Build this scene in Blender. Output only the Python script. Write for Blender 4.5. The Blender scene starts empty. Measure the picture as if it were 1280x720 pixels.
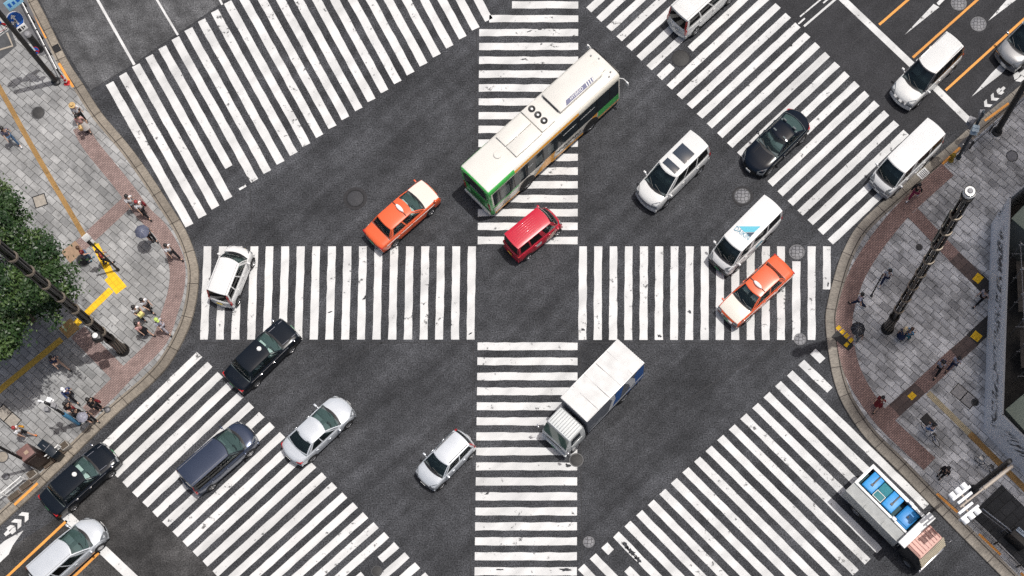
import bpy, bmesh, math, random
from mathutils import Vector, Matrix
random.seed(7)
R = math.radians
scene = bpy.context.scene
COL = scene.collection

# ------------------------------------------------------------------ camera model
H = 66.6; TH = R(7.75); FP = 1500.0; CX, CY = 777.0, 758.0
SW = .15                                   # pavement height above the road
def G(px, py, z=0.0):
    """photo pixel -> world point on the horizontal plane at height z"""
    u = px-CX; v = CY-py
    rz = v*math.sin(TH)-FP*math.cos(TH); ry = v*math.cos(TH)+FP*math.sin(TH)
    t = (H-z)/(-rz)
    return Vector((u*t, ry*t, z))
cam_d = bpy.data.cameras.new('camera'); cam = bpy.data.objects.new('camera', cam_d); COL.objects.link(cam)
cam.location = (0, 0, H); cam.rotation_euler = (TH, 0, 0)
cam_d.sensor_width = 36; cam_d.lens = FP/1280*36
cam_d.shift_x = (640-CX)/1280; cam_d.shift_y = (CY-360)/1280
cam_d.clip_end = 2000; cam_d.clip_start = .5
scene.camera = cam

# ------------------------------------------------------------------ light
SUN_EL, SUN_DIR = R(72), Vector((1, .27, 0)).normalized()
w = bpy.data.worlds.new('World'); scene.world = w; w.use_nodes = True
nt = w.node_tree; nt.nodes.clear()
sky = nt.nodes.new('ShaderNodeTexSky'); sky.sky_type = 'NISHITA'; sky.sun_disc = False
sky.sun_elevation = SUN_EL; sky.sun_rotation = math.atan2(SUN_DIR.x, SUN_DIR.y)
sky.air_density = 1.0; sky.dust_density = 7.0; sky.ozone_density = 1
bg = nt.nodes.new('ShaderNodeBackground'); bg.inputs[1].default_value = .10
wo = nt.nodes.new('ShaderNodeOutputWorld')
nt.links.new(sky.outputs[0], bg.inputs[0]); nt.links.new(bg.outputs[0], wo.inputs[0])
ld = bpy.data.lights.new('sun', 'SUN'); ld.energy = 3.35; ld.angle = R(.6); ld.color = (1, .978, .945)
lo = bpy.data.objects.new('sun', ld); COL.objects.link(lo)
sv = Vector((SUN_DIR.x*math.cos(SUN_EL), SUN_DIR.y*math.cos(SUN_EL), math.sin(SUN_EL)))
lo.rotation_euler = sv.to_track_quat('Z', 'Y').to_euler(); lo.location = (20, 20, 80)
vs = scene.view_settings; vs.view_transform = 'Standard'; vs.look = 'None'; vs.gamma = 1; vs.exposure = -.06
try: vs.use_curve_mapping = False
except Exception: pass
scene.cycles.max_bounces = 6; scene.cycles.transparent_max_bounces = 8
scene.cycles.use_denoising = False

# ------------------------------------------------------------------ materials
MATS = {}
def nodes(m):
    m.use_nodes = True
    t = m.node_tree; return t, t.nodes['Principled BSDF'], t.nodes, t.links
def mat(name, col, rough=.6, metal=0, coat=0, spec=.5, var=0, vscale=3, bump=0, bscale=40):
    key = name
    if key in MATS: return MATS[key]
    m = bpy.data.materials.new(name); t, b, N, L = nodes(m)
    b.inputs['Base Color'].default_value = (*col, 1); b.inputs['Roughness'].default_value = rough
    b.inputs['Metallic'].default_value = metal; b.inputs['Coat Weight'].default_value = coat
    b.inputs['Coat Roughness'].default_value = .06
    b.inputs['Specular IOR Level'].default_value = spec
    tc = N.new('ShaderNodeTexCoord')
    if var:
        n = N.new('ShaderNodeTexNoise'); n.inputs['Scale'].default_value = vscale; n.inputs['Detail'].default_value = 6
        L.new(tc.outputs['Object'], n.inputs['Vector'])
        mp = N.new('ShaderNodeMapRange'); mp.inputs[1].default_value = .3; mp.inputs[2].default_value = .7
        mp.inputs[3].default_value = 1-var; mp.inputs[4].default_value = 1+var
        L.new(n.outputs['Fac'], mp.inputs[0])
        mu = N.new('ShaderNodeMix'); mu.data_type = 'RGBA'; mu.blend_type = 'MULTIPLY'; mu.inputs[0].default_value = 1
        mu.inputs[6].default_value = (*col, 1); L.new(mp.outputs[0], mu.inputs[7]); L.new(mu.outputs[2], b.inputs['Base Color'])
    if bump:
        n2 = N.new('ShaderNodeTexNoise'); n2.inputs['Scale'].default_value = bscale; n2.inputs['Detail'].default_value = 3
        L.new(tc.outputs['Object'], n2.inputs['Vector'])
        bp = N.new('ShaderNodeBump'); bp.inputs['Strength'].default_value = bump; bp.inputs['Distance'].default_value = .01
        L.new(n2.outputs['Fac'], bp.inputs['Height']); L.new(bp.outputs[0], b.inputs['Normal'])
    MATS[key] = m; return m
def paint(name, col, rough=.32, metal=0.0):
    return mat(name, col, rough, metal, coat=.6 if max(col) > .03 else .12, spec=.5 if max(col) > .03 else .3, var=.035, vscale=1.3)

def rotscale(N, L, src, ang, sc):
    a = N.new('ShaderNodeMapping'); a.inputs['Rotation'].default_value = (0, 0, -ang); L.new(src, a.inputs['Vector'])
    b = N.new('ShaderNodeMapping'); b.inputs['Scale'].default_value = sc; L.new(a.outputs[0], b.inputs['Vector']); return b
def asphalt(name, col, speck=.55, blotch=.18, streak=0, sang=0):
    m = bpy.data.materials.new(name); t, b, N, L = nodes(m)
    b.inputs['Roughness'].default_value = .85; b.inputs['Specular IOR Level'].default_value = .25
    tc = N.new('ShaderNodeTexCoord')
    def noise(scale, det, vec=None):
        n = N.new('ShaderNodeTexNoise'); n.inputs['Scale'].default_value = scale; n.inputs['Detail'].default_value = det
        L.new(vec or tc.outputs['Object'], n.inputs['Vector']); return n.outputs['Fac']
    def rng(s, a, c, lo, hi):
        p = N.new('ShaderNodeMapRange'); L.new(s, p.inputs[0])
        for i, v in enumerate((a, c, lo, hi)): p.inputs[i+1].default_value = v
        return p.outputs[0]
    def mul(a, c):
        x = N.new('ShaderNodeMath'); x.operation = 'MULTIPLY'; L.new(a, x.inputs[0]); L.new(c, x.inputs[1]); return x.outputs[0]
    f = rng(noise(14, 2), .3, .7, 1-speck, 1+speck)
    f = mul(f, rng(noise(38, 1), .25, .75, 1-speck*.6, 1+speck*.6))
    # pale aggregate grains
    v = N.new('ShaderNodeTexVoronoi'); v.inputs['Scale'].default_value = 9; L.new(tc.outputs['Object'], v.inputs['Vector'])
    f = mul(f, rng(v.outputs['Distance'], .04, .14, 3.2, 1.0))
    f = mul(f, rng(noise(.35, 5), .3, .7, 1-blotch, 1+blotch))
    f = mul(f, rng(noise(1.7, 4), .35, .7, 1-blotch*.6, 1+blotch*.6))
    if streak:
        mp = rotscale(N, L, tc.outputs['Object'], sang, (.09, 1.1, 1))
        f = mul(f, rng(noise(1, 5, mp.outputs[0]), .35, .7, 1-streak, 1+streak))
    mu = N.new('ShaderNodeMix'); mu.data_type = 'RGBA'; mu.blend_type = 'MULTIPLY'; mu.inputs[0].default_value = 1
    mu.inputs[6].default_value = (*col, 1); L.new(f, mu.inputs[7]); L.new(mu.outputs[2], b.inputs['Base Color'])
    bp = N.new('ShaderNodeBump'); bp.inputs['Strength'].default_value = .25; bp.inputs['Distance'].default_value = .01
    L.new(noise(40, 2), bp.inputs['Height']); L.new(bp.outputs[0], b.inputs['Normal'])
    MATS[name] = m; return m

def road_paint(name, col, wear=.62):
    m = bpy.data.materials.new(name); t, b, N, L = nodes(m)
    b.inputs['Roughness'].default_value = .6; b.inputs['Specular IOR Level'].default_value = .3
    tc = N.new('ShaderNodeTexCoord')
    n = N.new('ShaderNodeTexNoise'); n.inputs['Scale'].default_value = 2.6; n.inputs['Detail'].default_value = 9; n.inputs['Roughness'].default_value = .72
    L.new(tc.outputs['Object'], n.inputs['Vector'])
    r = N.new('ShaderNodeMapRange'); r.inputs[1].default_value = wear; r.inputs[2].default_value = wear+.05; nb = N.new('ShaderNodeTexNoise'); nb.inputs['Scale'].default_value = .28; nb.inputs['Detail'].default_value = 3; L.new(tc.outputs['Object'], nb.inputs['Vector'])
    ad = N.new('ShaderNodeMath'); ad.operation = 'MULTIPLY_ADD'; L.new(nb.outputs['Fac'], ad.inputs[0]); ad.inputs[1].default_value = .30; L.new(n.outputs['Fac'], ad.inputs[2])
    sb = N.new('ShaderNodeMath'); sb.operation = 'SUBTRACT'; L.new(ad.outputs[0], sb.inputs[0]); sb.inputs[1].default_value = .15; L.new(sb.outputs[0], r.inputs[0])
    n2 = N.new('ShaderNodeTexNoise'); n2.inputs['Scale'].default_value = .9; n2.inputs['Detail'].default_value = 6; L.new(tc.outputs['Object'], n2.inputs['Vector'])
    r2 = N.new('ShaderNodeMapRange'); r2.inputs[1].default_value = .3; r2.inputs[2].default_value = .75; r2.inputs[3].default_value = 1.04; r2.inputs[4].default_value = .84; L.new(n2.outputs['Fac'], r2.inputs[0])
    mu = N.new('ShaderNodeMix'); mu.data_type = 'RGBA'; mu.blend_type = 'MULTIPLY'; mu.inputs[0].default_value = 1; mu.inputs[6].default_value = (*col, 1); L.new(r2.outputs[0], mu.inputs[7])
    n3 = N.new('ShaderNodeTexNoise'); n3.inputs['Scale'].default_value = 30; n3.inputs['Detail'].default_value = 2; L.new(tc.outputs['Object'], n3.inputs['Vector'])
    r3 = N.new('ShaderNodeMapRange'); r3.inputs[1].default_value = .3; r3.inputs[2].default_value = .7; r3.inputs[3].default_value = .95; r3.inputs[4].default_value = 1.03; L.new(n3.outputs['Fac'], r3.inputs[0])
    mu3 = N.new('ShaderNodeMix'); mu3.data_type = 'RGBA'; mu3.blend_type = 'MULTIPLY'; mu3.inputs[0].default_value = 1; L.new(mu.outputs[2], mu3.inputs[6]); L.new(r3.outputs[0], mu3.inputs[7])
    mx = N.new('ShaderNodeMix'); mx.data_type = 'RGBA'; L.new(r.outputs[0], mx.inputs[0]); L.new(mu3.outputs[2], mx.inputs[6]); mx.inputs[7].default_value = (.1, .1, .1, 1)
    ms = rotscale(N, L, tc.outputs['Object'], R(43), (.08, .9, 1))
    ns = N.new('ShaderNodeTexNoise'); ns.inputs['Scale'].default_value = 1; ns.inputs['Detail'].default_value = 5; L.new(ms.outputs[0], ns.inputs['Vector'])
    rs = N.new('ShaderNodeMapRange'); rs.inputs[1].default_value = .45; rs.inputs[2].default_value = .75; rs.inputs[3].default_value = 1.02; rs.inputs[4].default_value = .74; L.new(ns.outputs['Fac'], rs.inputs[0])
    mt = N.new('ShaderNodeMix'); mt.data_type = 'RGBA'; mt.blend_type = 'MULTIPLY'; mt.inputs[0].default_value = 1; L.new(mx.outputs[2], mt.inputs[6]); L.new(rs.outputs[0], mt.inputs[7]); mx = mt
    L.new(mx.outputs[2], b.inputs['Base Color'])
    MATS[name] = m; return m

def paving(name, c1, c2, mortar, bw, rh, ang, msize=.018, big=.2, stain=0, offset=.5, bump=.3, uv=False, speck=.14):
    m = bpy.data.materials.new(name); t, b, N, L = nodes(m)
    b.inputs['Roughness'].default_value = .75; b.inputs['Specular IOR Level'].default_value = .3
    tc = N.new('ShaderNodeTexCoord'); mp = N.new('ShaderNodeMapping'); mp.inputs['Rotation'].default_value = (0, 0, -ang)
    L.new(tc.outputs['UV' if uv else 'Object'], mp.inputs['Vector'])
    br = N.new('ShaderNodeTexBrick'); L.new(mp.outputs[0], br.inputs['Vector'])
    br.inputs['Color1'].default_value = (*c1, 1); br.inputs['Color2'].default_value = (*c2, 1); br.inputs['Mortar'].default_value = (*mortar, 1)
    br.inputs['Scale'].default_value = 1; br.inputs['Mortar Size'].default_value = msize; br.inputs['Mortar Smooth'].default_value = .1
    br.inputs['Brick Width'].default_value = bw; br.inputs['Row Height'].default_value = rh; br.offset = offset
    def noise(scale, det):
        n = N.new('ShaderNodeTexNoise'); n.inputs['Scale'].default_value = scale; n.inputs['Detail'].default_value = det
        L.new(mp.outputs[0], n.inputs['Vector']); return n.outputs['Fac']
    def rng(s, a, c, lo, hi):
        p = N.new('ShaderNodeMapRange'); L.new(s, p.inputs[0])
        for i, v in enumerate((a, c, lo, hi)): p.inputs[i+1].default_value = v
        return p.outputs[0]
    def mulc(c, f):
        mu = N.new('ShaderNodeMix'); mu.data_type = 'RGBA'; mu.blend_type = 'MULTIPLY'; mu.inputs[0].default_value = 1
        L.new(c, mu.inputs[6]); L.new(f, mu.inputs[7]); return mu.outputs[2]
    c = mulc(br.outputs['Color'], rng(noise(.45, 3), .35, .65, 1-big, 1+big))
    c = mulc(c, rng(noise(2.2, 5), .3, .7, .9, 1.1))
    c = mulc(c, rng(noise(20, 2), .3, .7, 1-speck, 1+speck))
    if stain:
        mq = N.new('ShaderNodeMapping'); mq.inputs['Rotation'].default_value = (0, 0, 0); mq.inputs['Scale'].default_value = (.8, 2.2, 1)
        L.new(mp.outputs[0], mq.inputs['Vector'])
        n = N.new('ShaderNodeTexNoise'); n.inputs['Scale'].default_value = .8; n.inputs['Detail'].default_value = 3; L.new(mq.outputs[0], n.inputs['Vector'])
        c = mulc(c, rng(n.outputs['Fac'], .50, .54, 1.0, 1-stain))
    c = mulc(c, rng(noise(3.2, 2), .66, .72, 1.0, .72)); c = mulc(c, rng(noise(.9, 6), .52, .72, 1.0, .70))
    L.new(c, b.inputs['Base Color'])
    bp = N.new('ShaderNodeBump'); bp.inputs['Strength'].default_value = bump; bp.inputs['Distance'].default_value = .01; bp.invert = True
    L.new(br.outputs['Fac'], bp.inputs['Height']); L.new(bp.outputs[0], b.inputs['Normal'])
    MATS[name] = m; return m

def glass(name, tint, gloss_rough=.03):
    m = bpy.data.materials.new(name); m.use_nodes = True; t = m.node_tree; N, L = t.nodes, t.links; N.clear()
    o = N.new('ShaderNodeOutputMaterial'); mx = N.new('ShaderNodeMixShader'); tr = N.new('ShaderNodeBsdfTransparent'); gl = N.new('ShaderNodeBsdfGlossy')
    fr = N.new('ShaderNodeFresnel'); fr.inputs[0].default_value = 1.55
    tr.inputs[0].default_value = (*tint, 1); gl.inputs['Roughness'].default_value = gloss_rough
    L.new(fr.outputs[0], mx.inputs[0]); L.new(tr.outputs[0], mx.inputs[1]); L.new(gl.outputs[0], mx.inputs[2]); L.new(mx.outputs[0], o.inputs[0])
    MATS[name] = m; return m

M_ASPH = asphalt('asphalt', (.047, .0485, .053), .75, .30, .27, R(43))
M_ASPH_OLD = asphalt('asphalt_worn', (.082, .083, .086), .6, .4, .22, R(-60))
M_ASPH_DARK = asphalt('asphalt_new', (.034, .034, .037), .45, .2, .12, R(42))
M_ASPH_BROWN = asphalt('asphalt_oily', (.047, .046, .046), .6, .4, .22, R(43))
M_WHITE = road_paint('white_road_paint', (.645, .645, .635), .605)
M_ORANGE = road_paint('orange_road_paint', (.75, .33, .07), .68)
M_PAVE_L = paving('pale_stone_paving', (.335, .335, .330), (.24, .241, .24), (.06, .06, .058), .63, .40, R(-41), msize=.014, big=.2, stain=.18)
M_PAVE_R = paving('grey_stone_paving', (.62, .625, .62), (.42, .425, .43), (.09, .09, .09), .63, .40, R(-43), msize=.014, big=.3, stain=.35)
M_BRICK_L = paving('rose_brick_paving', (.30, .215, .195), (.235, .165, .15), (.12, .09, .085), .22, .11, R(41), msize=.014, big=.12)
M_BRICK_R = paving('brown_brick_paving', (.35, .235, .205), (.26, .17, .15), (.13, .09, .08), .22, .11, R(41), msize=.016, big=.2)
M_BRICK_D = paving('dark_brown_paving', (.13, .095, .085), (.09, .07, .065), (.06, .045, .04), .42, .42, R(41), msize=.012, big=.15)
M_KERB = paving('granite_kerb', (.25, .22, .18), (.19, .165, .135), (.06, .05, .04), 2.1, 20, 0, msize=.025, big=.2, uv=True, speck=.3)
M_KERB_R = paving('granite_kerb_dark', (.25, .225, .19), (.19, .17, .145), (.06, .05, .045), 1.8, 20, 0, msize=.025, big=.2, uv=True, speck=.3)
M_GAP = mat('kerb_gap', (.05, .042, .035), .9)
M_TACT_O = paving('ochre_tactile_paving', (.50, .30, .10), (.44, .26, .09), (.22, .13, .05), .06, .06, R(30), msize=.016, big=.1, offset=0)
M_TACT_Y = paving('yellow_tactile_paving', (.85, .52, .02), (.78, .47, .02), (.55, .32, .02), .3, .3, R(41), msize=.012, big=.06, offset=0)
M_TACT_C = paving('cream_tactile_paving', (.66, .56, .37), (.58, .49, .32), (.32, .27, .17), .09, .09, R(-43), msize=.02, big=.15, offset=0)
M_BLACK = mat('black_paint', (.012, .012, .013), .45)
M_DARK = mat('dark_rubber', (.02, .02, .021), .8)
M_TYRE = mat('tyre_rubber', (.014, .014, .014), .85)
M_RIM = mat('alloy', (.55, .55, .56), .3, .8)
M_CHROME = mat('chrome', (.75, .75, .76), .15, 1)
M_INT = mat('cabin_trim', (.075, .095, .097), .8)
M_SEAT = mat('seat_cloth', (.13, .15, .155), .9)
M_SEATL = mat('seat_cover_white', (.6, .6, .58), .9)
M_GLASS = glass('window_glass', (.72, .86, .84))
M_PRIV = glass('privacy_glass', (.08, .10, .11))
M_REDL = mat('red_lens', (.42, .012, .015), .2, coat=.5)
M_CLEAR = mat('clear_lens', (.30, .32, .34), .10, .5, coat=.8)
M_AMBER = mat('amber_lens', (.7, .25, .02), .2)
M_PLATE = mat('white_plate', (.75, .75, .73), .5)
M_PLATEY = mat('yellow_plate', (.75, .55, .05), .5)
M_PLATEG = mat('green_plate', (.05, .22, .10), .5)
M_GREY = mat('grey_plastic', (.22, .22, .23), .6)
M_STEEL = mat('galvanised_steel', (.45, .46, .47), .4, .6)
M_IRON = mat('cast_iron', (.06, .06, .062), .7, .2, var=.2, vscale=14)

# ------------------------------------------------------------------ mesh helpers
class MB:
    def __init__(s): s.v = []; s.f = []; s.m = []
    def face(s, idx, mi=0): s.f.append(tuple(idx)); s.m.append(mi)
    def poly(s, pts, mi=0):
        b = len(s.v); s.v += [tuple(p) for p in pts]; s.face(range(b, b+len(pts)), mi)
    def grid(s, rows, mi=0, closed=False, mif=None, flip=False):
        b = len(s.v); nr = len(rows); nc = len(rows[0])
        for r in rows: s.v += [tuple(p) for p in r]
        for i in range(nr-1):
            for j in range(nc if closed else nc-1):
                k = (j+1) % nc
                q = [b+i*nc+j, b+i*nc+k, b+(i+1)*nc+k, b+(i+1)*nc+j]
                if flip: q.reverse()
                s.face(q, mif(i, j) if mif else mi)
        return b
    def prism(s, pts, z0, z1, mi=0, mis=None, bottom=True):
        """closed footprint extruded upward"""
        n = len(pts); b = len(s.v)
        a = sum(pts[i][0]*pts[(i+1) % n][1]-pts[(i+1) % n][0]*pts[i][1] for i in range(n))
        if a < 0: pts = list(reversed(pts))
        s.v += [(p[0], p[1], z0) for p in pts]+[(p[0], p[1], z1) for p in pts]
        s.face([b+n+i for i in range(n)], mi)
        if bottom: s.face([b+n-1-i for i in range(n)], mi)
        for i in range(n):
            k = (i+1) % n; s.face([b+i, b+k, b+n+k, b+n+i], mi if mis is None else mis)
    def box(s, c, size, mi=0, rz=0, ry=0, rx=0, bev=0):
        hx, hy, hz = size[0]/2, size[1]/2, size[2]/2
        Mx = Matrix.Translation(Vector(c)) @ Matrix.Rotation(rz, 4, 'Z') @ Matrix.Rotation(ry, 4, 'Y') @ Matrix.Rotation(rx, 4, 'X')
        if bev and bev < min(hx, hy, hz):
            bm = bmesh.new(); bmesh.ops.create_cube(bm, size=1)
            bmesh.ops.scale(bm, vec=(2*hx, 2*hy, 2*hz), verts=bm.verts)
            bmesh.ops.bevel(bm, geom=bm.edges[:], offset=bev, segments=2, affect='EDGES', profile=.5)
            b = len(s.v); bm.verts.ensure_lookup_table(); bm.verts.index_update()
            s.v += [tuple(Mx @ v.co) for v in bm.verts]
            for f in bm.faces: s.face([b+v.index for v in f.verts], mi)
            bm.free(); return
        b = len(s.v)
        for x in (-hx, hx):
            for y in (-hy, hy):
                for z in (-hz, hz): s.v.append(tuple(Mx @ Vector((x, y, z))))
        for q in ((0, 1, 3, 2), (4, 6, 7, 5), (0, 4, 5, 1), (2, 3, 7, 6), (0, 2, 6, 4), (1, 5, 7, 3)): s.face([b+i for i in q], mi)
    def tube(s, pts, r, n=8, mi=0, r1=None, cap=True):
        pts = [Vector(p) for p in pts]; rows = []
        for i, p in enumerate(pts):
            d = (pts[min(i+1, len(pts)-1)]-pts[max(i-1, 0)]).normalized()
            a = d.orthogonal().normalized() if abs(d.z) < .99 else Vector((1, 0, 0)); a = (a-d*a.dot(d)).normalized(); c = d.cross(a)
            rr = r if r1 is None else r+(r1-r)*i/(len(pts)-1)
            rows.append([p+a*rr*math.cos(2*math.pi*k/n)+c*rr*math.sin(2*math.pi*k/n) for k in range(n)])
        b = s.grid(rows, mi, closed=True)
        if cap:
            s.face([b+n-1-k for k in range(n)], mi); e = b+(len(pts)-1)*n; s.face([e+k for k in range(n)], mi)
    def lathe(s, prof, n=16, mi=0, c=(0, 0, 0), M=None, cap=True):
        """prof: list of (radius, z)"""
        rows = []
        for r, z in prof:
            row = []
            for k in range(n):
                p = Vector((r*math.cos(2*math.pi*k/n), r*math.sin(2*math.pi*k/n), z))
                p = M @ p if M else p+Vector(c); row.append(p)
            rows.append(row)
        b = s.grid(rows, mi, closed=True)
        if cap:
            s.face([b+n-1-k for k in range(n)], mi); e = b+(len(prof)-1)*n; s.face([e+k for k in range(n)], mi)
    def mesh(s, name, mats, smooth=True, ang=35):
        me = bpy.data.meshes.new(name); me.from_pydata(s.v, [], s.f)
        for mm in (mats if isinstance(mats, (list, tuple)) else [mats]): me.materials.append(mm)
        me.polygons.foreach_set('material_index', s.m)
        me.update(); me.validate()
        if smooth:
            me.polygons.foreach_set('use_smooth', [True]*len(me.polygons))
            me.set_sharp_from_angle(angle=R(ang))
        return me
    def build(s, name, mats, parent=None, smooth=True, ang=35):
        o = bpy.data.objects.new(name, s.mesh(name, mats, smooth, ang)); COL.objects.link(o)
        if parent: o.parent = parent
        return o
def tag(o, label=None, cat=None, group=None, kind=None):
    if label: o['label'] = label
    if cat: o['category'] = cat
    if group: o['group'] = group
    if kind: o['kind'] = kind
    return o
def empty(name, loc, rz=0):
    o = bpy.data.objects.new(name, None); COL.objects.link(o); o.location = loc; o.rotation_euler = (0, 0, rz)
    o.empty_display_size = .3; return o
def struct(name, mb, m, smooth=False):
    return tag(mb.build(name, m, None, smooth), kind='structure')
def copy_tree(o, parent=None):
    c = o.copy(); COL.objects.link(c)
    if parent: c.parent = parent
    for ch in list(o.children): copy_tree(ch, c)
    return c
def text_mesh(txt, size, name, m, parent, loc, rot, extrude=.004, align='CENTER', sx=1.0, shear=0):
    cu = bpy.data.curves.new(name, 'FONT'); cu.body = txt; cu.size = size; cu.extrude = extrude; cu.align_x = align; cu.align_y = 'CENTER'; cu.shear = shear
    tmp = bpy.data.objects.new('tmp', cu); COL.objects.link(tmp)
    dg = bpy.context.evaluated_depsgraph_get(); dg.update()
    me = bpy.data.meshes.new_from_object(tmp.evaluated_get(dg)); COL.objects.unlink(tmp); bpy.data.objects.remove(tmp)
    me.name = name; me.materials.clear(); me.materials.append(m)
    o = bpy.data.objects.new(name, me); COL.objects.link(o); o.parent = parent; o.location = loc; o.rotation_euler = rot; o.scale = (sx, 1, 1)
    return o

# ------------------------------------------------------------------ ground
def sheet(name, pts, z, m, kind='structure'):
    mb = MB(); mb.poly([(p[0], p[1], z) for p in pts]); o = mb.build(name, m, None, False)
    if kind: tag(o, kind=kind)
    return o
def gz(lst, z=0): return [G(x, y, z) for x, y in lst]
mb = MB(); mb.poly([(-400, -250, 0), (400, -250, 0), (400, 450, 0), (-400, 450, 0)])
struct('road', mb, M_ASPH)
sheet('worn_road_surface', gz([(80, 60), (113, 113), (130, 104), (171, 77), (300, -12), (520, -160), (520, -400), (-200, -400), (20, -60)]), .004, M_ASPH_OLD)
sheet('new_road_surface', gz([(959, -6), (1140, 176), (1215, 158), (1420, -60), (1300, -300), (1000, -160), (930, -60)]), .004, M_ASPH_DARK)
sheet('oily_road_surface', gz([(60, 655), (141, 590), (268, 715), (420, 900), (200, 960), (-120, 800), (-60, 730)]), .004, M_ASPH_BROWN)

def stripe(mb, a, b, wd, z, mi=0, wob=.02):
    d = (b-a); ln = d.length; d.normalize(); n = Vector((-d.y, d.x, 0)); k = max(2, int(ln/.5))
    L_, R_ = [], []
    for i in range(k+1):
        p = a+d*ln*i/k
        L_.append((p.x+n.x*(wd/2+random.uniform(-wob, wob)), p.y+n.y*(wd/2+random.uniform(-wob, wob)), z))
        R_.append((p.x-n.x*(wd/2+random.uniform(-wob, wob)), p.y-n.y*(wd/2+random.uniform(-wob, wob)), z))
    mb.grid([R_, L_], mi)
Z1, Z2 = .008, .012
def lerp(a, b, t): return (a[0]+(b[0]-a[0])*t, a[1]+(b[1]-a[1])*t)
def cross(a0, a1, b0, b1, n, wd, extra=0, shorts=None, n0=0):
    mb = MB()
    for i in range(n0, n+extra):
        t = i/(n-1); a = lerp(a0, a1, t); b = lerp(b0, b1, t)
        if shorts and i in shorts:
            for (s0, s1) in shorts[i]: stripe(mb, G(*lerp(a, b, s0)), G(*lerp(a, b, s1)), wd, Z1)
        else: stripe(mb, G(*a), G(*b), wd, Z1)
    return mb
cm = []
cm.append(cross((599.5, -28.5), (597.2, 300.5), (723, -28.5), (722, 300.5), 20, .46, shorts={0: [(.5, 1)], 1: [(.4, 1)], 2: [(.33, 1)], 3: [(.1, 1)]}))
cm.append(cross((597, 433), (593, 733), (722, 433), (721, 733), 17, .46))
cm.append(cross((259.5, 308), (590, 308), (255, 424.5), (588.3, 424.5), 18, .46))
cm.append(cross((728.8, 308), (1033.5, 308), (728, 425), (1033.5, 425), 17, .46, shorts={16: [(0, .46)], 14: [(.16, 1)], 13: [(0, 1)]}))
cm.append(cross((237, 282), (611, 25), (137, 104), (514, -155), 24, .5, shorts={4: [(.16, 1)]}))
cm.append(cross((736, 12.5), (1038, 302.5), (862, -103), (1157.5, 190), 25, .44, shorts={7: [(0, .13), (.31, 1)]}))
cm.append(cross((249.4, 443), (535, 719), (118.7, 569), (394, 841), 23, .44, extra=4, shorts={19: [(0, .15), (.3, 1)]}))
cm.append(cross((741, 695), (1016, 439.5), (908, 868), (1187.4, 605.3), 20, .46, extra=0, n0=-2, shorts={19: [(0, .07)], 18: [(0, .21)], 1: [(0, .05), (.17, 1)]}))
for m_ in cm: struct('zebra_crossing', m_, M_WHITE)
mb = MB()
def ln(a, b, wd, mb=mb, z=Z2): stripe(mb, G(*a), G(*b), wd, z, 0, .006)
ln((104, -32), (168, 81), .16); ln((182, -24), (222.5, 44), .13); ln((262, -26), (278, 6), .12)
ln((1026, -27), (1145, 86), .42); ln((1140, 81), (1213, 153), .42)
ln((1000, 21), (1042, -14), .09); ln((1005, 33), (1062, -16), .13); ln((998, 30), (1006, 23), .1); ln((1029, 4), (1036, -2), .1)
ln((78, 640), (176, 732), .55)
ln((299, 237), (307.5, 232), .14)
ln((706, 625), (707.5, 624), .1)
def flat(pts, z=Z2): mb.poly([(p.x, p.y, z) for p in [G(*q) for q in pts]])
flat([(1131, 43.5), (1167, 5), (1174, 9)]); flat([(1170.5, 4), (1192, -18), (1196, -15), (1173.5, 7)]); flat([(1235, 26.5), (1260, -2), (1280, -20), (1286, -14), (1270, 0)])
flat([(1214.5, 121), (1239, 92), (1256, 75), (1264, 80), (1251, 93)])
flat([(29.5, 663), (16, 682), (11, 693), (-14, 716), (-22, 708), (-8, 688), (6, 676)])
def chev(cx, cy, ang, s, z=Z2):
    P0 = G(cx, cy)
    for sg in (-1, 1):
        pts = [(0, 0), (-.30, .34*sg), (-.62, .34*sg), (-.34, 0)]
        c, si = math.cos(ang), math.sin(ang)
        q = [(P0.x+s*(x*c-y*si), P0.y+s*(x*si+y*c), z) for x, y in pts]
        if sg > 0: q.reverse()
        mb.poly(q)
for c_ in ((1230.5, 133.5), (1239, 125.5)): chev(*c_, R(-136), .72)
for c_ in ((36, 641), (27, 649.5)): chev(*c_, R(43), .85)
def bikemark(cx, cy, ang, s):
    P0 = G(cx, cy); c, si = math.cos(ang), math.sin(ang)
    def q(pts): return [(P0.x+s*(x*c-y*si), P0.y+s*(x*si+y*c), Z2) for x, y in pts]
    mb.poly(q([(-.1, -.32), (.25, -.32), (.42, -.05), (.2, .02), (-.1, -.05)])); mb.poly(q([(-.1, .32), (-.1, .05), (.2, .04), (.45, .02), (.25, .3)])); mb.poly(q([(-.5, -.12), (-.1, -.16), (-.1, .16), (-.5, .12)]))
bikemark(1275, 95, R(-136), 1.0); bikemark(13, 663, R(43), .8); bikemark(1251, 113.5, R(-136), .65)
struct('lane_markings', mb, M_WHITE)
mb = MB()
for a, b in (((1099, 31), (1160, -22)), ((1141, 72), (1246, -22)), ((1182, 113), (1304, 2)), ((83.5, 651), (-20, 748)), ((125, 690), (72, 740))): ln(a, b, .15, mb)
struct('orange_lane_lines', mb, M_ORANGE)

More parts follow.
